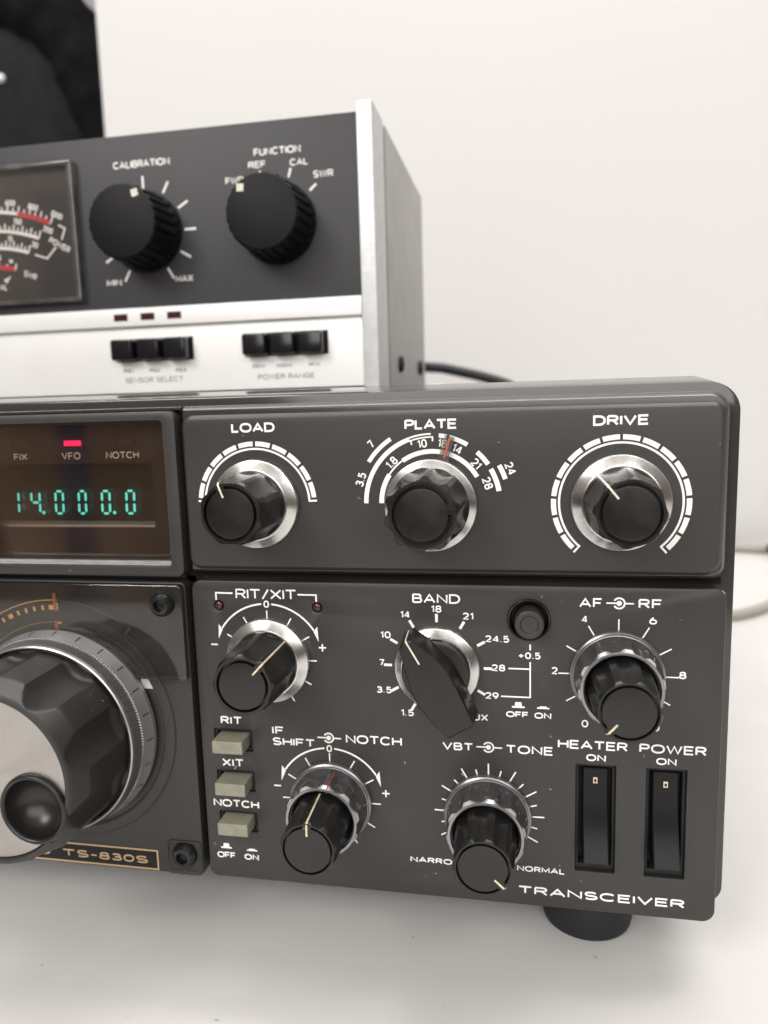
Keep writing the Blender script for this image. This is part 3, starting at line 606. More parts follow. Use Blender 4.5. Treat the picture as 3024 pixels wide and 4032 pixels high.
def dual_knob(c, ang, label, prange, red=None):
    mb = MB(); n = 10
    # clear outer knob: fluted sleeve with a bore
    fl = flute_fun(n, 1.05, R(12.6), R(8)+math.pi/n, 0, 0, (9.95, -3, 9.35, -9.4), -4.2)
    prof = [(8.1, -2.3, 0), (9.95, -2.3, 0)]+run(9.95, -2.9, 9.75, -5.5, 6)+run(9.66, -6.5, 9.35, -9.2, 3)+[(8.7, -9.3, 0), (8.05, -9.3, 0), (7.85, -9.2, 0), (7.85, -4, 0), (7.9, -2.5, 0), (8.1, -2.3, 0)]
    mb.lathe(prof, 200, fl, cap=False, t0=R(8)+math.pi/n)
    o = obj('dual_knob', mb, M['clear'], TX, (c[0], 0, c[1]), smooth=30, label=label)
    mb = MB(); mb.lathe([(7, -.2), (10.75, -.2), (10.75, -1.1), (10.6, -1.5), (10.25, -1.75), (10.1, -2.2), (9.9, -2.28), (7.0, -2.28)], 110, cap=False); obj('flange', mb, M['flange'], o, (c[0], 0, c[1]), smooth=25)
    mb = MB(); mb.lathe([(8.7, -9.24, 0)]+run(9.36, -9.22, 9.3, -9.5, 1)+run(9.26, -9.56, 8.85, -10.42, 5), 200, fl, cap=False, t0=R(8)+math.pi/n); obj('lip', mb, M['lip'], o, (c[0], 0, c[1]), smooth=40)
    mb = MB(); mb.lathe([(8.95, -10.38), (8.9, -10.5), (8.7, -10.56), (8.3, -10.5), (8.15, -10.3), (8.1, -9.0)], 110, cap=False); obj('front_ring', mb, M['flange'], o, (c[0], 0, c[1]), smooth=40)
    mb = MB(); mb.lathe([(7.82, -2.32), (7.82, -6.5), (7.6, -6.6), (6.9, -6.6)], 64, cap=False); mb.lathe([(9.35, -2.31), (7.7, -2.33)], 64, cap=False); obj('bore_liner', mb, M['blackmatt'], o, (c[0], 0, c[1]), smooth=25)
    rb, rt, hg = 7.5, 6.75, 22.0; yf = -hg; y1 = yf+.75; k = (rt-rb)/(y1+7)
    prof = [(rb, -4, 0)]+run(rb, -7, rb+k*(-4), -11, 8)+run(rb+k*(-6), -13, rt, y1, 3)+run(rt-.03, y1-.04, 6.38, yf+.08, 4)+[(6.3, yf, 0), (5.95, yf, 0), (5.9, yf+.05, -1), (5.85, yf+.1, -1), (5.5, yf+.1, -1), (5.44, yf+.05, -1), (5.38, yf, 0), (5.1, yf-.04, 0), (1, yf-.06, 0)]
    mb = MB(); mb.lathe(prof, 180, flute_fun(9, .6, R(14), R(ang)+math.pi/9, 1.3, R(ang), (rb, -7, rt, y1), -8.6), t0=R(ang)+math.pi/9)
    obj('inner_knob', mb, M['knob'], o, (c[0], 0, c[1]), smooth=30)
    full = [(3.5, -hg-.03), (5.2, -hg-.03), (6.2, -hg), (rt-.03, y1-.04), (rt+.0, y1+.5), (rt+.05, y1+2)]
    if prange >= 2: full += [(rb+k*(-7), -14), (rb+k*(-3), -10)]
    else: full = full[:4]
    obj('pointer', pointer(full, ang, .42), M['gold'], o, (c[0], 0, c[1]), smooth=20)
    if red is not None:
        obj('pointer', pointer([(8.0, -10.42), (8.8, -10.42), (9.2, -9.9), (9.35, -9.0), (9.8, -4.6), (9.9, -3.4)], red, .38, .05), M['red'], o, (c[0], 0, c[1]), smooth=20)
    return o
dual_knob((-93.3, 23.9), 0, 'clear fluted knob with black centre under IF SHIFT, gold pointer upright and a red line', 2, red=11.5)
dual_knob((-53.5, 23.2), 133, 'clear fluted knob with black centre under VBT and TONE, pointer at half past four', 1)
dual_knob((-23.4, 60.6), -139, 'clear fluted knob with black centre under AF and RF, pointer at half past seven', 1)

# ---- band selector
mb = MB(); mb.lathe([(8.2, -1.0), (8.2, -4.2), (7.9, -4.6), (7.0, -4.9), (1, -4.9)], 90)
BK = obj('selector_knob', mb, M['knob'], TX, (cB[0], 0, cB[1]), smooth=30, label='long black bar knob under the BAND lettering, pointing at 14')
mb = MB(); mb.lathe([(8.0, -.2), (10.3, -.2), (10.3, -1.6), (10.1, -1.9), (9.9, -1.98), (8.45, -3.2), (8.2, -3.2)], 110, cap=False); obj('collar', mb, M['alu'], BK, (cB[0], 0, cB[1]), smooth=20)
A0 = -31.0   # local frame: u along the pointer, v to its right
ol = [(11.3, -1.5), (11.6, .2), (11.1, 1.35), (5.6, 3.9), (1.5, 5.0), (-3.5, 4.9), (-9.0, 4.1), (-12.6, 3.6), (-13.0, 3.2), (-13.0, -3.2), (-12.6, -3.6), (-9.0, -4.6), (-3.0, -5.6), (2.0, -5.0), (6.5, -3.6), (10.6, -2.3)]
def loc2(u, v):
    t = R(A0); return (u*math.sin(t)+v*math.cos(t), u*math.cos(t)-v*math.sin(t))
def bl(k, y, slope=0, ins=0):
    out = []
    for u, v in ol:
        l = math.hypot(u, v); f = k-(ins/l)
        q = loc2(u*f, v*f); out.append((q[0], y(u) if callable(y) else y, q[1]))
    return out
front = lambda u: -12.2+(.055*max(0, u+1))
mb = MB(); mb.loft([bl(1.04, -3.9), bl(1.03, -5), bl(1.0, lambda u: front(u)+.7), bl(1.0, lambda u: front(u)+.3, ins=.12), bl(1.0, front, ins=.5)], True, True)
obj('grip_bar', mb, M['knob'], BK, (cB[0], 0, cB[1]), smooth=28)
mb = MB(); q = [loc2(11.75, -.15), loc2(11.35, -.15), loc2(5.3, -.15)]
t = R(A0); hw = (math.cos(t)*.2, -math.sin(t)*.2)
path = [(loc2(12.06, .1), -4.5), (loc2(11.62, .1), -10.9), (loc2(11.2, .1), front(11)-.06), (loc2(5.4, .1), front(5.4)-.06)]
lo = []
for (x, z), y in path: lo.append([(x-hw[0], y, z-hw[1]), (x+hw[0], y, z+hw[1])])
vs = [p for l in lo for p in l]; mb.add(vs, [(2*i, 2*i+1, 2*i+3, 2*i+2) for i in range(3)]); obj('pointer', mb, M['cream'], BK, (cB[0], 0, cB[1]), smooth=0)

# ---- push buttons, lamps, rockers
for (x0, z0, x1, z1), (ya, zt), lb in zip(BTN, ((-4.4, 40.35), (-4.4, 28.85), (-4.4, 17.75)), ('olive-grey push button under RIT', 'olive-grey push button under XIT', 'olive-grey push button under the small NOTCH lettering')):
    xc = (x0+x1)/2; mb = MB(); mb.box((xc-4.1, ya, zt-3.35), (xc+4.1, 4, zt), .28); obj('push_button', mb, M['button'], TX, smooth=40, label=lb)
    mb = MB(); mb.plate(rrect(x0+.02, z0+.02, x1-.02, z1-.02, .3, 3), [hrect(x0+.75, z0+.75, x1-.75, z1-.75, .2)], .55, 3.9, .1); obj('button_surround', mb, M['blackmatt'], TX, smooth=25)
mb = MB(); mb.lathe([(3.45, 3), (3.42, -3.1), (3.3, -3.45), (3.05, -3.6), (2.25, -3.6), (2.1, -3.5), (1.9, -3.25), (1, -3.15)], 64); obj('push_button', mb, M['panel'], TX, (-43.35, 0, 72.95), smooth=28, label='round dark push button above +0.5')
mb = MB(); mb.lathe([(5.04, 3.9), (5.04, -.25), (4.9, -.35), (4.6, -.3), (4.35, .2), (4.3, 3.9)], 64, cap=False); obj('button_bezel', mb, M['black'], TX, (-43.45, 0, 73.2), smooth=28)
for cx, cz in ((-121.0, 74.9), (-95.1, 74.95)):
    mb = MB(); mb.lathe([(1.02, 3), (1.02, .5), (.9, .15), (.6, -.02), (.2, -.08)], 28); obj('indicator_lamp', mb, M['led'], TX, (cx, 0, cz), smooth=40)
for (x0, z0, x1, z1), lb in zip(RK, ('black rocker switch under HEATER', 'black rocker switch under POWER')):
    mb = MB(); xc = (x0+x1)/2; xl, xr = xc-2.95, xc+2.95
    pro = []; n = 16
    for i in range(n+1):
        f = i/n; z = 36.4-21.6*f; y = .9-4.6*f+1.5*math.sin(math.pi*f)*(1 if f < 1 else 0)
        pro.append((y, z))
    pro = [(3.8, 36.7), (1.6, 36.75), (1.1, 36.65)]+pro+[(-3.6, 14.55), (-3.2, 14.3), (3.8, 14.0)]
    lo = []
    for x, ins in ((xl, .25), (xl+.25, 0), (xr-.25, 0), (xr, .25)):
        lo.append([(x, y+ins if y < 3 else y, z) for y, z in pro])
    mb.loft(lo, True, True); ro = obj('rocker_switch', mb, M['rocker'], TX, smooth=28, label=lb)
    mz = 33.6; f = (36.4-mz)/21.6; my = .9-4.6*f+1.5*math.sin(math.pi*f)-.05
    mb = MB(); mb.box((xc-.5, my, mz-.75), (xc+.5, my+.4, mz+.75)); obj('marker', mb, M['gold'], ro, smooth=0)
    mb = MB(); mb.box((xc-.25, my-.03, mz-.45), (xc+.25, my+.2, mz+.3)); obj('marker_slot', mb, M['blackmatt'], ro, smooth=0)
    mb = MB(); mb.plate(rrect(x0+.03, z0+.03, x1-.03, z1-.03, .25, 3), [hrect(x0+.8, z0+1.5, x1-.8, z1-.9, .2)], 1.0, 3.9, .1); obj('rocker_surround', mb, M['blackmatt'], TX, smooth=25)

# ---- display window
mb = MB(); win = lambda d=0: rrect(-330+d, 84.9-d, -133.2+d, 122.1+d, (1.2, .5, .5, 1.0), 6)(0)
mb.plate(rrect(-331, 82.1, -129.75, 124.3, (2.2, 1, 1, 2.2), 8), [lambda d=0: rrect(-328-d, 84.9-d, -133.2+d, 122.1+d, (1.2, .5, .5, 1.0), 6)(0)], 0, 5.2, .5, hbev=.25)
DB = obj('display_bezel', mb, M['panel'], TX, smooth=25)
mb = MB(); ins_ = lambda d=0: rrect(-328-d, 84.9-d, -133.2+d, 122.1+d, (1.2, .5, .5, 1.0), 6)(0)
lo = [[(p[0], y, p[1]) for p in ins_(d)] for d, y in ((-.03, 5.2), (-.8, 5.25), (-.8, 5.9), (-.05, 6.0), (-.05, 9))]
mb.loft(lo); obj('window_reveal', mb, M['mask'], DB, smooth=0)  # dark colour painted in for the shade inside the opening
mb = MB(); mb.box((-328, .9, 84.95), (-133.6, 3.4, 85.15), .05); mb.box((-328, 3.6, 84.95), (-133.6, 6.4, 85.3), .05); obj('sill', mb, M['ledge'], DB, smooth=0)  # pale colour stands in for light on the bottom of the opening
mb = MB(); mb.box((-328, 6.6, 85.4), (-133.4, 7.6, 122.0)); obj('smoked_window', mb, M['smoke'], DB, smooth=0)
mb = MB(); bm = bmesh.new(); ed = []
for l in (rrect(-329, 84, -132.5, 123, .5, 3)(), rrect(-325, 93.6, -141.4, 110.9, .6, 3)()):
    vs = [bm.verts.new((p[0], 9.0, p[1])) for p in l]; ed += [bm.edges.new((vs[i], vs[(i+1) % len(vs)])) for i in range(len(vs))]
bmesh.ops.triangle_fill(bm, use_beauty=True, use_dissolve=False, edges=ed); mb.addbm(bm)
l = rrect(-325, 93.6, -141.4, 110.9, .6, 3)(); mb.loft([[(p[0], 9.0, p[1]) for p in l], [(p[0], 15.5, p[1]) for p in l]]); MK = obj('display_mask', mb, M['mask'], TX, smooth=0)
mb = MB(); mb.box((-324.8, 8.75, 93.6), (-141.6, 15.3, 94.3), .12); obj('ledge', mb, M['sill2'], MK, smooth=0)
mb = MB(); mb.box((-326, 15.5, 92), (-140, 16.5, 112)); obj('display_tube', mb, M['tube'], TX, smooth=0)
def onto(pts, y0, y1):   # carry front-plane millimetres to another depth along the fitted sight lines
    f = (y1-CAM[1])/(y0-CAM[1]); return [(CAM[0]+(x-CAM[0])*f, CAM[2]+(z-CAM[2])*f) for x, z in pts]
mb = MB()
for s_, a, b in (('FIX', (-182.0, 113.85), (-177.9, 112.1)), ('VFO', (-167.4, 113.95), (-161.9, 112.1)), ('NOTCH', (-154.3, 113.95), (-144.8, 112.15))):
    text(mb, s_, (a[0], b[1], b[0], a[1]), .26, 8.93, gap=.3)
obj('lettering', mb, mat('dim_white_ink', (.95, .92, .88), .6), MK, smooth=0, recalc=False)
for x, on in ((-179.6, 0), (-163.9, 1), (-148.9, 0)):
    mb = MB(); mb.plate(rrect(x-3.5, 114.6, x+3.3, 118.2, .2, 3), [hrect(x-2.6, 115.45, x+2.6, 117.4, .15)], 8.75, 9.0, .1); obj('lamp_surround', mb, M['mask'], MK, smooth=0)
    mb = MB(); mb.box((x-2.45, 8.7 if on else 8.9, 115.75), (x+2.45, 9.4, 117.1), .1); obj('indicator_lamp', mb, M['ledon'] if on else M['ledoff'], TX, smooth=30, label='lit red bar lamp above VFO' if on else None)
# seven-segment digits
def seg(mb, x0, z0, w_, h, segs, y, st=.70, sl=.25):
    e = .28; m_ = h/2
    P = dict(a=((0, h), (w_, h)), g=((0, m_), (w_, m_)), d=((0, 0), (w_, 0)), f=((0, m_), (0, h)), b=((w_, m_), (w_, h)), e=((0, 0), (0, m_)), c=((w_, 0), (w_, m_)))
    for s_ in segs:
        (ax, az), (bx, bz) = P[s_]; l = math.hypot(bx-ax, bz-az); ux, uz = (bx-ax)/l, (bz-az)/l
        k = e+st/2; a = (ax+ux*e, az+uz*e); b = (bx-ux*e, bz-uz*e); nx, nz = -uz*st/2, ux*st/2
        q = [a, (a[0]+ux*st*.45+nx, a[1]+uz*st*.45+nz), (b[0]-ux*st*.45+nx, b[1]-uz*st*.45+nz), b, (b[0]-ux*st*.45-nx, b[1]-uz*st*.45-nz), (a[0]+ux*st*.45-nx, a[1]+uz*st*.45-nz)]
        mb.add([(x0+px+sl*pz/h, y, z0+pz) for px, pz in q], [tuple(range(6))])
for i, (xa, xb, sg, dot) in enumerate(((-187.3, -185.4, 'bc', 0), (-182.1, -178.9, 'fbgc', 1), (-174.5, -171.3, 'abcdef', 0), (-167.3, -164.3, 'abcdef', 0), (-160.2, -157.0, 'abcdef', 1), (-152.8, -149.6, 'abcdef', 0))):
    mb = MB(); h = 6.25
    if sg == 'fbgc':
        seg(mb, xa+.3, 96.6, 2.6, h, 'fb', 14.1); seg(mb, xa+.3, 96.6, 2.6, h, 'g', 14.1); seg(mb, xa+.3, 96.6, 2.6, h, 'c', 14.1)
    else: seg(mb, xa+.3 if sg != 'bc' else xb-3.0, 96.6, xb-xa-.9 if sg != 'bc' else 2.5, h, sg, 14.1)
    if dot: mb.add([(xb+.75+.5*math.cos(t*math.pi/6), 14.1, 96.8+.5*math.sin(t*math.pi/6)) for t in range(12)], [tuple(range(12))])
    obj('lit_digit', mb, M['vfd'], TX, smooth=0, recalc=False)

# ---- tuning panel
mb = MB(); bm = bmesh.new(); ed = []
mb.plate(rrect(-331, -1.2, -130.1, 80.6, (1.5, 1, 1, 1.5), 8), [hcirc(-167.9, 40.2, 20.0, 64)], .6, 5.4, .4); mb.arcband((-167.9, 40.2), 29.2, 32.3, 55, 215, .2); TP = obj('tuning_panel', mb, M['tunepanel'], TX, smooth=25)
mb = MB(); mb.lathe([(32.6, .6), (32.2, .15), (31.6, 0), (29.6, 0), (29.0, .5)], 120, cap=False); obj('knob_ring', mb, M['tunepanel'], TP, (-167.9, 0, 40.2), smooth=30)
mb = MB(); mb.plate(rrect(-330.5, 55.0, -130.3, 80.3, (1.4, .5, .1, .6), 6), [], -1.55, .4, .25); mb.box((-330.5, -1.5, 55), (-330.4, .4, 80)); obj('clear_window', mb, M['acrylic'], TP, smooth=0)
mb = MB(); mb.add([(-144.2, .15, 54.9), (-138.8, .15, 54.9), (-140.9, .15, 51.8), (-144.2, .15, 51.8)], [(0, 1, 2, 3)]); mb.loft([[(-144.2, .6, 54.9), (-138.8, .6, 54.9), (-140.9, .6, 51.8), (-144.2, .6, 51.8)], [(-144.2, .15, 54.9), (-138.8, .15, 54.9), (-140.9, .15, 51.8), (-144.2, .15, 51.8)]]); obj('window_tab', mb, M['ledge'], TP, smooth=0)
ck = (-167.9, 40.2)
mb = MB(); mb.box((-330, .53, 55.2), (-130.7, .8, 80.0)); obj('window_backing', mb, M['mask'], TP, smooth=0)
mb = MB(); mb.arcband(ck, 27, 35.0, -70, 60, .5); obj('dial_plate', mb, M['dial'], TP, smooth=0, recalc=False)
mb = MB(); mb.arcband(ck, 34.95, 35.18, -70, 1.5, .42); mb.arcband(ck, 29.0, 29.22, -70, 1.0, .42)
for k in range(-14, 1): tick(mb, ck, k*4.45-1.6, 31.0, 33.7, .72 if k % 5 else 1.45, .40)
tick(mb, ck, 1.2, 31.6, 34.3, .8, .40); tick(mb, ck, -22, 29.3, 30.4, .7, .40); tick(mb, ck, 2.2, 28.6, 29.9, 1.2, .40)
ctext(mb, '0', (-166.6, 70.9), 2.5, .4, 2, .4)
obj('dial_marks', mb, M['amber'], TP, smooth=0, recalc=False)
mb = MB(); mb.arcband(ck, 34.85, 35.05, 3, 34, .42); tick(mb, ck, 37.5, 33.0, 35.4, .5, .40); mb.arcband(ck, 32.9, 33.15, 39, 44, .42); obj('dial_marks', mb, mat('faint_dial_ink', (.10, .08, .05), .6), TP, smooth=0, recalc=False)
mb = MB(); mb.box((-168.0, .15, 66.5), (-167.15, .38, 77.2)); obj('dial_pointer', mb, M['ambermark'], TP, smooth=0)
# nameplate
mb = MB(); x0, x1, z0, z1 = -197.0, -143.3, -.75, 5.2; wd = .45; y = .52
mb.ribbon([(x0, z0+wd/2), (x1-wd/2, z0+wd/2), (x1-wd/2, z1-wd/2), (x0, z1-wd/2)], wd, y, True)
text(mb, 'TRIO', (-188.8, 1.0, -176.4, 3.15), .42, .5, gap=.3); text(mb, 'TS-830S', (-172.5, 1.0, -146.5, 3.15), .42, .5, gap=.25)
obj('nameplate_lettering', mb, M['plategold'], TP, smooth=0, recalc=False)
mb = MB(); mb.box((-197.2, .55, -.9), (-143.2, .75, 5.3)); obj('nameplate', mb, M['blackmatt'], TP, smooth=0)
mb = MB(); pk = rrect(-140.6, -1.0, -130.6, 8.6, (1, 2, 1, 1), 6)
mb.loft([[(p[0], y, p[1]) for p in pk(d)] for d, y in ((-.25, .6), (-.1, .3), (.35, .25), (.7, .58))]); obj('screw_pocket', mb, M['tunepanel'], TP, smooth=40)
def hexscrew(c, y0, r):
    mb = MB(); n = 72
    def f(t, rr, y, k):
        if k:      # hexagonal socket
            a = (t % (math.pi/3))-math.pi/6; return rr*math.cos(math.pi/6)/math.cos(a), y
        return rr, y
    h = 2.3
    mb.lathe([(r, y0), (r, y0-.5), (r*.96, y0-1.0), (r*.85, y0-1.6), (r*.70, y0-h+.1), (r*.58, y0-h), (r*.52, y0-h, 1), (r*.50, y0-h+.15, 1), (r*.50, y0-.4, 1), (.3, y0-.2, 1)], n, f)
    obj('socket_screw', mb, M['screw'], TX, (c[0], 0, c[1]), smooth=30)
hexscrew((-135.6, 75.4), -1.4, 3.25); hexscrew((-135.3, 4.8), .6, 3.55)

# ---- main tuning knob
KC = (-167.9, 0, 40.2)
n = 9
prof = [(24.6, -1, 0), (24.6, -7.6, 0), (24.4, -8.1, 0)]+run(23.95, -8.4, 23.85, -13.2, 12)+run(23.8, -15, 23.6, -25.2, 4)+run(23.5, -25.5, 21.6, -29.5, 12)+[(21.45, -29.75, -2), (21.1, -30.15, -2), (20.6, -30.3, -2), (20.2, -30.2, -2), (20.0, -29.8, -2), (19.9, -29.2, -2), (19.85, -28.0, -2)]
mb = MB(); fc = (11.5, -6.55); fr = 8.1; ff = flute_fun(n, 2.0, R(80/7), R(33.5), 0, 0, (24.0, -8, 23.55, -26), -11.0)
def kfun(t, r, y, k):
    if k == -2:
        if math.hypot(r*math.sin(t)-fc[0], r*math.cos(t)-fc[1]) < fr+.1: y = max(y, -26.5)
        return r, y
    return ff(t, r, y, k)
mb.lathe(prof, 252, kfun, cap=False, t0=R(33.5)); TK = obj('tuning_knob', mb, M['bigknob'], TX, KC, smooth=28, label='large black fluted tuning knob with a finger cup')
mb = MB(); mb.lathe([(26.5, -.5), (27.45, -.6), (27.45, -1.9), (27.3, -2.2), (26.55, -5.6)], 160, cap=False); obj('skirt', mb, M['aluskirt'], TK, KC, smooth=20)
kn = 220
mb = MB(); mb.lathe([(26.5, -5.6, 0), (26.45, -5.9, 1), (25.95, -8.6, 1), (25.75, -8.9, 0), (25.55, -9.6, 0), (25.2, -9.8, 0), (24.9, -9.6, 0), (24.75, -7, 0)], kn*4, lambda t, r, y, k: (r-(.5*(.5-.5*math.cos(t*kn))) if k else r, y), cap=False); obj('knurled_ring', mb, M['knurl'], TK, KC, smooth=25)
mb = MB()
for k in range(25):
    a = R(4.0+14.65*(k-6)); lo = []
    for r, y in ((27.36, -2.25), ((26.75 if k % 5 else 26.45), (-4.55 if k % 5 else -5.7))):
        rr = r+.03; cx, cz = rr*math.sin(a), rr*math.cos(a); tx, tz = math.cos(a)*.16, -math.sin(a)*.16
        lo += [(cx-tx, y, cz-tz), (cx+tx, y, cz+tz)]
    mb.add(lo, [(0, 1, 3, 2)])
obj('scale_marks', mb, M['blackmatt'], TK, KC, smooth=0, recalc=False)
# silver face disc with the cup cut out
bm = bmesh.new(); ed = []
l1 = [(19.75*math.cos(2*math.pi*i/120), 19.75*math.sin(2*math.pi*i/120)) for i in range(120)]
# the cup overlaps the rim, so the disc is the outline minus the circle
def discloop():
    pts = []
    for i in range(360):
        a = 2*math.pi*i/360; p = (19.75*math.cos(a), 19.75*math.sin(a))
        if math.hypot(p[0]-fc[0], p[1]-fc[1]) > fr+.4: pts.append((i, p))
    # rotate so the gap is at the end
    idx = [q[0] for q in pts]; g = max(range(len(idx)), key=lambda j: (idx[(j+1) % len(idx)]-idx[j]) % 360); pts = pts[g+1:]+pts[:g+1]
    out = [q[1] for q in pts]; a0 = math.atan2(out[-1][1]-fc[1], out[-1][0]-fc[0]); a1 = math.atan2(out[0][1]-fc[1], out[0][0]-fc[0])
    while a0 < a1: a0 += 2*math.pi
    nn = 60
    arc_ = [(fc[0]+(fr+.4)*math.cos(a0+(a1-a0)*i/nn), fc[1]+(fr+.4)*math.sin(a0+(a1-a0)*i/nn)) for i in range(1, nn)]
    return out+arc_
dl = discloop(); vs = [bm.verts.new((p[0], -29.45, p[1])) for p in dl]; ed = [bm.edges.new((vs[i], vs[(i+1) % len(vs)])) for i in range(len(vs))]
bmesh.ops.triangle_fill(bm, use_beauty=True, use_dissolve=False, edges=ed); mb = MB(); mb.addbm(bm); mb.loft([[(p[0], -29.45, p[1]) for p in dl], [(p[0], -29.1, p[1]) for p in dl]]); obj('face_disc', mb, M['aludisc'], TK, KC, smooth=20)
mb = MB(); br = fr-.75
mb.lathe([(fr+.5, -27.5), (fr+.5, -30.0), (fr+.35, -30.5), (fr+.05, -30.75), (fr-.35, -30.7), (br, -30.3)]+[(br*math.cos(R(t)), -30.1+6.2*math.sin(R(t))) for t in range(4, 89, 7)], 90)
obj('finger_cup', mb, M['cup'], TK, (KC[0]+fc[0], 0, KC[2]+fc[1]), smooth=60)

# ---- rubbed and chipped edges
M['chip'] = mat('bare_plastic_chip', (.42, .40, .37), .7, var=.3, vscale=900)
def chip(parent, pts, y, up=1):
    mb = MB(); n = len(pts); top = []; bot = []
    for i, (x, z) in enumerate(pts):
        w_ = (.10+.24*random.random())*(0.15 if i in (0, n-1) else 1)
        top.append((x, y, z+w_*up)); bot.append((x, y+.25, z-.12*up))
    mb.add(top+bot, [(i, i+1, n+i+1, n+i) for i in range(n-1)]); obj('chipped_edge', mb, M['chip'], parent, smooth=0, recalc=False)
chip(TP, [(-141.2+i*.55, -1.0) for i in range(8)], .62); chip(TP, [(-134.6+i*.5, -1.05) for i in range(8)], .62)
chip(LP, [(-109.2+i*.6, -.28) for i in range(11)], .05); chip(LP, [(-6.2+i*.45, -.25) for i in range(8)], .06)
chip(DB, [(-142.6+i*.5, 124.0) for i in range(8)], .12); chip(DB, [(-137.2+i*.5, 124.02) for i in range(4)], .14)
chip(LP, [(-1.15, 81.05), (-.85, 80.85), (-.6, 80.6), (-.42, 80.3), (-.28, 79.95)], .1)
# ---- feet
for x, lb in ((-27.5, None), (-290, None)):
    mb = MB(); mb.lathe([(11.0, -18), (11.6, -17), (12.2, -2.5), (11.8, -.8), (10.8, 0), (1, 0)], 56)
    for i, p in enumerate(mb.v): mb.v[i] = (p[0], p[2], -p[1]-18.5+18.5)
    mb.v = [(a, b, c_) for a, b, c_ in mb.v]
    obj('rubber_foot', mb, M['rubber'], TX, (x, 24, TZ), smooth=30)
for x in (-20, -290):
    mb = MB(); mb.lathe([(11.0, -20), (12.2, -2.5), (10.8, 0), (1, 0)], 40); mb.v = [(p[0], p[2], -p[1]) for p in mb.v]; obj('rubber_foot', mb, M['rubber'], TX, (x, 290, TZ), smooth=30)
# lid screw that peeps over the top edge
mb = MB(); mb.lathe([(3.6, 0), (3.6, 2.0), (3.2, 2.6), (1.8, 3.0), (.4, 3.1)], 28); mb.v = [(p[0], p[2], p[1]) for p in mb.v]; obj('lid_screw', mb, M['msilver'], TX, (-70.5, 55, 127.2), smooth=40)

# ================================================================== power meter standing on the transceiver
MY = 100
PM = thing('power_meter', (-200, 160, 127.2), 'charcoal and silver power meter with two round black knobs, standing on the transceiver', 'meter')
mb = MB(); mb.box((-330, MY, 163.9), (-102.3, MY+4, 226.8), .35); FP = obj('front_panel', mb, M['mpanel'], PM, smooth=30)
mb = MB(); mb.box((-330, MY-1.6, 156.9), (-102.3, MY+4, 163.85), .5); LB = obj('lamp_strip', mb, M['brushed'], PM, smooth=30)
mb = MB(); mb.box((-330, MY+.4, 131.6), (-102.3, MY+4, 156.85), .3); SPn = obj('silver_panel', mb, M['brushed'], PM, smooth=30)
mb = MB(); mb.box((-102.2, MY-2, 130.6), (-96.4, 119, 229.6), .5); obj('side_rail', mb, M['msilver'], PM, smooth=30)
mb = MB(); mb.box((-101.5, 119.1, 131), (-97.3, 121.8, 228.6)); obj('side_groove', mb, M['blackmatt'], PM, smooth=0)
mb = MB(); mb.box((-102, 121.9, 130.8), (-96.3, 225.5, 229.2), .3); obj('side_panel', mb, M['mside'], PM, smooth=30)
mb = MB(); mb.box((-330, MY+4.1, 131.5), (-102.3, 225, 226)); obj('cabinet', mb, M['blackmatt'], PM, smooth=0)
for x in (-112, -300):
    for y in (125, 205):
        mb = MB(); mb.lathe([(6, -4.4), (6.2, -.8), (5, 0), (.5, 0)], 28); mb.v = [(p[0], p[2], -p[1]) for p in mb.v]; obj('rubber_foot', mb, M['rubber'], PM, (x, y, 127.3), smooth=30)
for y, z in ((144, 141.2), (204, 142.2)):
    mb = MB(); mb.lathe([(3.4, .4), (3.4, -.8), (3.0, -1.5), (1.6, -1.8), (.4, -1.8)], 28); mb.v = [(-p[1], p[0], p[2]) for p in mb.v]; obj('side_screw', mb, M['blackmatt'], PM, (-96.3, y, z), smooth=40)
for xa in (-200.4, -189.2, -178.2):
    mb = MB(); mb.box((xa, MY-1.68, 159.1), (xa+5.7, MY-1.2, 161.7)); obj('indicator_lamp', mb, M['led'], PM, smooth=0)
for X0, hs in ((-201.9, (0, 0, .0)), (-148.5, (0, 0, 0))):
    mb = MB(); mb.box((X0, MY+.3, 143.7), (X0+32.7, MY+.9, 152.4)); obj('button_recess', mb, M['blackmatt'], PM, smooth=0)
    for i in range(3):
        mb = MB(); xa = X0+.55+10.9*i
        mb.box((xa+.15, MY-5.2, 144.0), (xa+9.3, MY+.8, 152.0), 1.3); obj('push_button', mb, M['black'], PM, smooth=30)
def shift(mb, dy):
    mb.v = [(x, y+dy, z) for x, y, z in mb.v]; return mb
for grp in ({'RS1': (-199.1, 139.6, -194.8, 141.0), 'RS2': (-188.1, 139.5, -183.8, 140.9), 'RS3': (-177.2, 139.2, -172.9, 140.6), 'SENSOR SELECT': (-198.6, 135.6, -174.2, 137.6)}, {'20W': (-146.1, 139.5, -140.8, 140.9), '200W': (-136.4, 139.4, -130.0, 140.8), '1KW': (-123.9, 139.4, -119.1, 140.8), 'POWER RANGE': (-143.8, 135.1, -121.6, 137.1)}):
    mb = MB()
    for s_, b in grp.items(): text(mb, s_, b, .30, MY+.36, gap=.3)
    obj('lettering', mb, M['darkink'], SPn, smooth=0, recalc=False)
mb = MB(); k1, k2 = (-185.2, 191.6), (-133.0, 191.2)
text(mb, 'CALIBRATION', (-196.8, 215.0, -173.8, 217.6), .52, MY-.05); text(mb, 'FUNCTION', (-141.0, 215.0, -123.2, 217.6), .52, MY-.05)
text(mb, 'FWD', (-152.4, 206.1, -145.2, 208.5), .48, MY-.05); text(mb, 'REF', (-143.3, 210.9, -136.6, 213.3), .48, MY-.05); text(mb, 'CAL', (-127.5, 210.6, -120.7, 213.0), .48, MY-.05); text(mb, 'SWR', (-119.0, 205.8, -111.5, 208.3), .48, MY-.05)
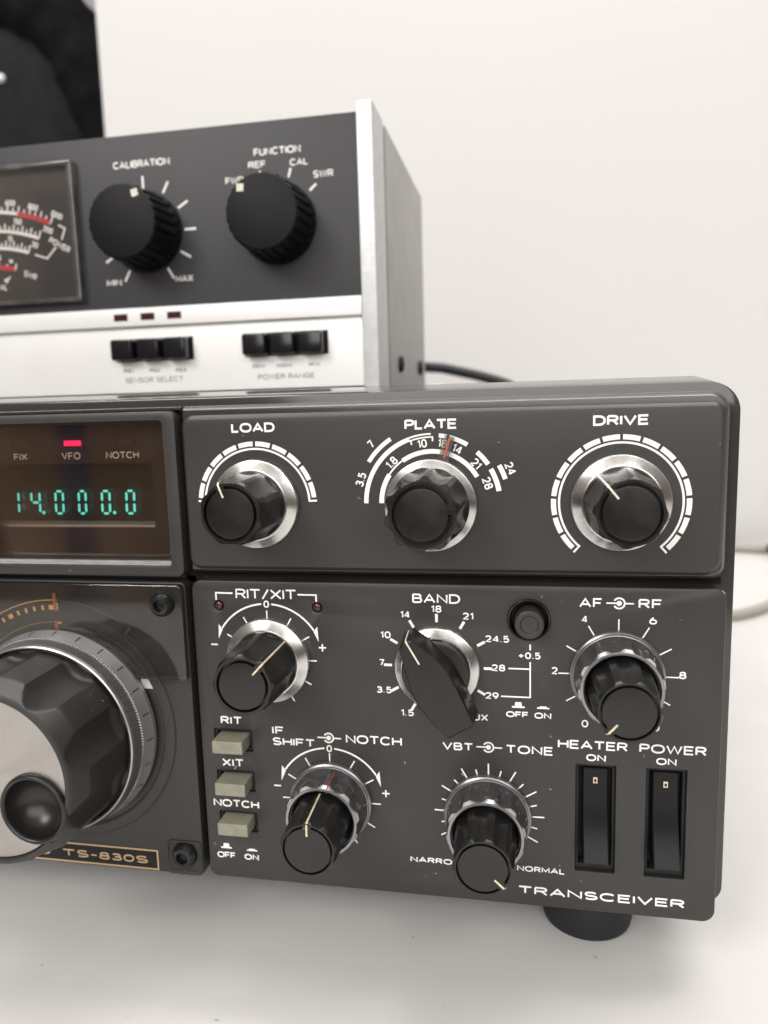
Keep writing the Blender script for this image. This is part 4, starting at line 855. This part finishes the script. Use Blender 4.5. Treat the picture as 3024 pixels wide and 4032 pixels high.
text(mb, 'MIN', (-203.1, 172.7, -196.8, 175.1), .48, MY-.05); text(mb, 'MAX', (-174.5, 172.7, -167.4, 175.1), .48, MY-.05)
for a in range(-150, 151, 30): tick(mb, k1, a, 15.6, 20.2, .85, MY-.05)
for a in (-50, -17, 17, 50): tick(mb, k2, a-1 if a < 0 else a, 16.3, 19.6, .85, MY-.05)
obj('lettering', mb, M['print'], FP, smooth=0, recalc=False)
for c, ang, lb in ((k1, 32, 'black meter knob under CALIBRATION'), (k2, -41, 'black meter knob under FUNCTION')):
    pf = [(14.6, -.5, 0), (14.6, -2.5, 0), (14.2, -3.2, .3), (14.0, -5, 1), (13.4, -15, 1), (13.3, -16.6, .9), (13.0, -17.4, .3), (12.5, -17.9, 0), (12.2, -18, 0), (1, -18, 0)]
    mb = MB(); mb.lathe(pf, 192, lambda t, r, y, k: (r-.75*k*(1 if math.cos(t*24) > .1 else 0), y)); ko = obj('control_knob', mb, M['meterknob'], PM, (c[0], MY, c[1]), smooth=30, label=lb)
    q = pol((0, 0), 10.9, ang); mb = MB(); mb.box((-1.25, -.12, -1.25), (1.25, .1, 1.25)); t = R(45-ang*0+ang)
    mb.v = [(q[0]+x*math.cos(t)+z*math.sin(t), -18+y, q[1]-x*math.sin(t)+z*math.cos(t)) for x, y, z in mb.v]; obj('pointer_dot', mb, M['cream'], ko, (c[0], MY, c[1]), smooth=0)
# meter movement behind a clear cover
mb = MB(); mb.box((-330, MY-.35, 168.2), (-213.2, MY-.1, 218.8)); MF = obj('meter_face', mb, M['mface'], PM, smooth=0)
mb = MB(); mb.plate(rrect(-331, 167.4, -212.4, 219.4, .8, 5), [hrect(-329, 168.9, -214.2, 217.6, .4)], MY-3.4, MY-.05, .5); obj('meter_rim', mb, clear_mat('meter_rim_plastic', (.62, .60, .59), .10, 1.6, .30, (.42, .41, .40)), PM, smooth=25)
mb = MB(); mb.box((-330.5, MY-2.9, 168.2), (-213.6, MY-2.4, 218.6)); obj('meter_cover', mb, M['meterglass'], PM, smooth=0)
mc = (-252, 135); yy = MY-.4; mb = MB()
def scale(Rr, a_end, step, num, ln, y=yy, wd=1.25, red=None):
    mb.arcband(mc, Rr-wd/2, Rr+wd/2, -20, a_end, y)
    k = 0; a = a_end
    while a > -20: tick(mb, mc, a, Rr, Rr+(ln if k % 2 == 0 else ln*.68), .68, y-.02); a -= step; k += 1
scale(68.4, 23.6, 2.0, 10, 2.9); scale(61.3, 20.7, 1.75, 10, 2.9); scale(54.9, 17.7, 1.75, 10, 2.9); scale(47.5, 12.6, 4.5, 4, 2.2)
for s_, p in (('600', (-241.3, 206.3)), ('800', (-231.6, 204.0)), ('1000', (-221.9, 200.4)), ('150', (-238.9, 199.2)), ('200', (-226.1, 195.2)), ('15', (-242.8, 192.9)), ('20', (-232.3, 190.0)), ('10', (-248.9, 186.2)), ('~', (-243.3, 184.6)), ('SWR', (-235.4, 178.7)), ('CAL', (-248.6, 174.9)), ('POWER', (-221.6, 189.3))):
    ctext(mb, s_, p, 2.3 if s_[0].isdigit() or s_ == '~' else 2.4, .5, math.degrees(math.atan2(p[0]-mc[0], p[1]-mc[1])), yy-.03, asp=.85)
mb.ribbon([(-221.5, 196.7), (-218.8, 195.2), (-220.6, 191.2)], .7, yy); mb.ribbon([(-223.3, 188.6), (-227.4, 184.6), (-232.6, 186.3)], .7, yy)
mb.add([(-246.2, yy, 176.0), (-243.9, yy, 178.9), (-247.4, yy, 177.6)], [(0, 1, 2)])
obj('scale_print', mb, mat('white_scale_ink', (.95, .94, .92), .6), MF, smooth=0, recalc=False)
mb = MB(); mb.arcband(mc, 67.4, 69.2, 11.3, 23.3, yy-.08); mb.arcband(mc, 46.6, 48.4, -8, 12.2, yy-.08); obj('scale_print', mb, M['mred'], MF, smooth=0, recalc=False, label='red bands on the meter scale')
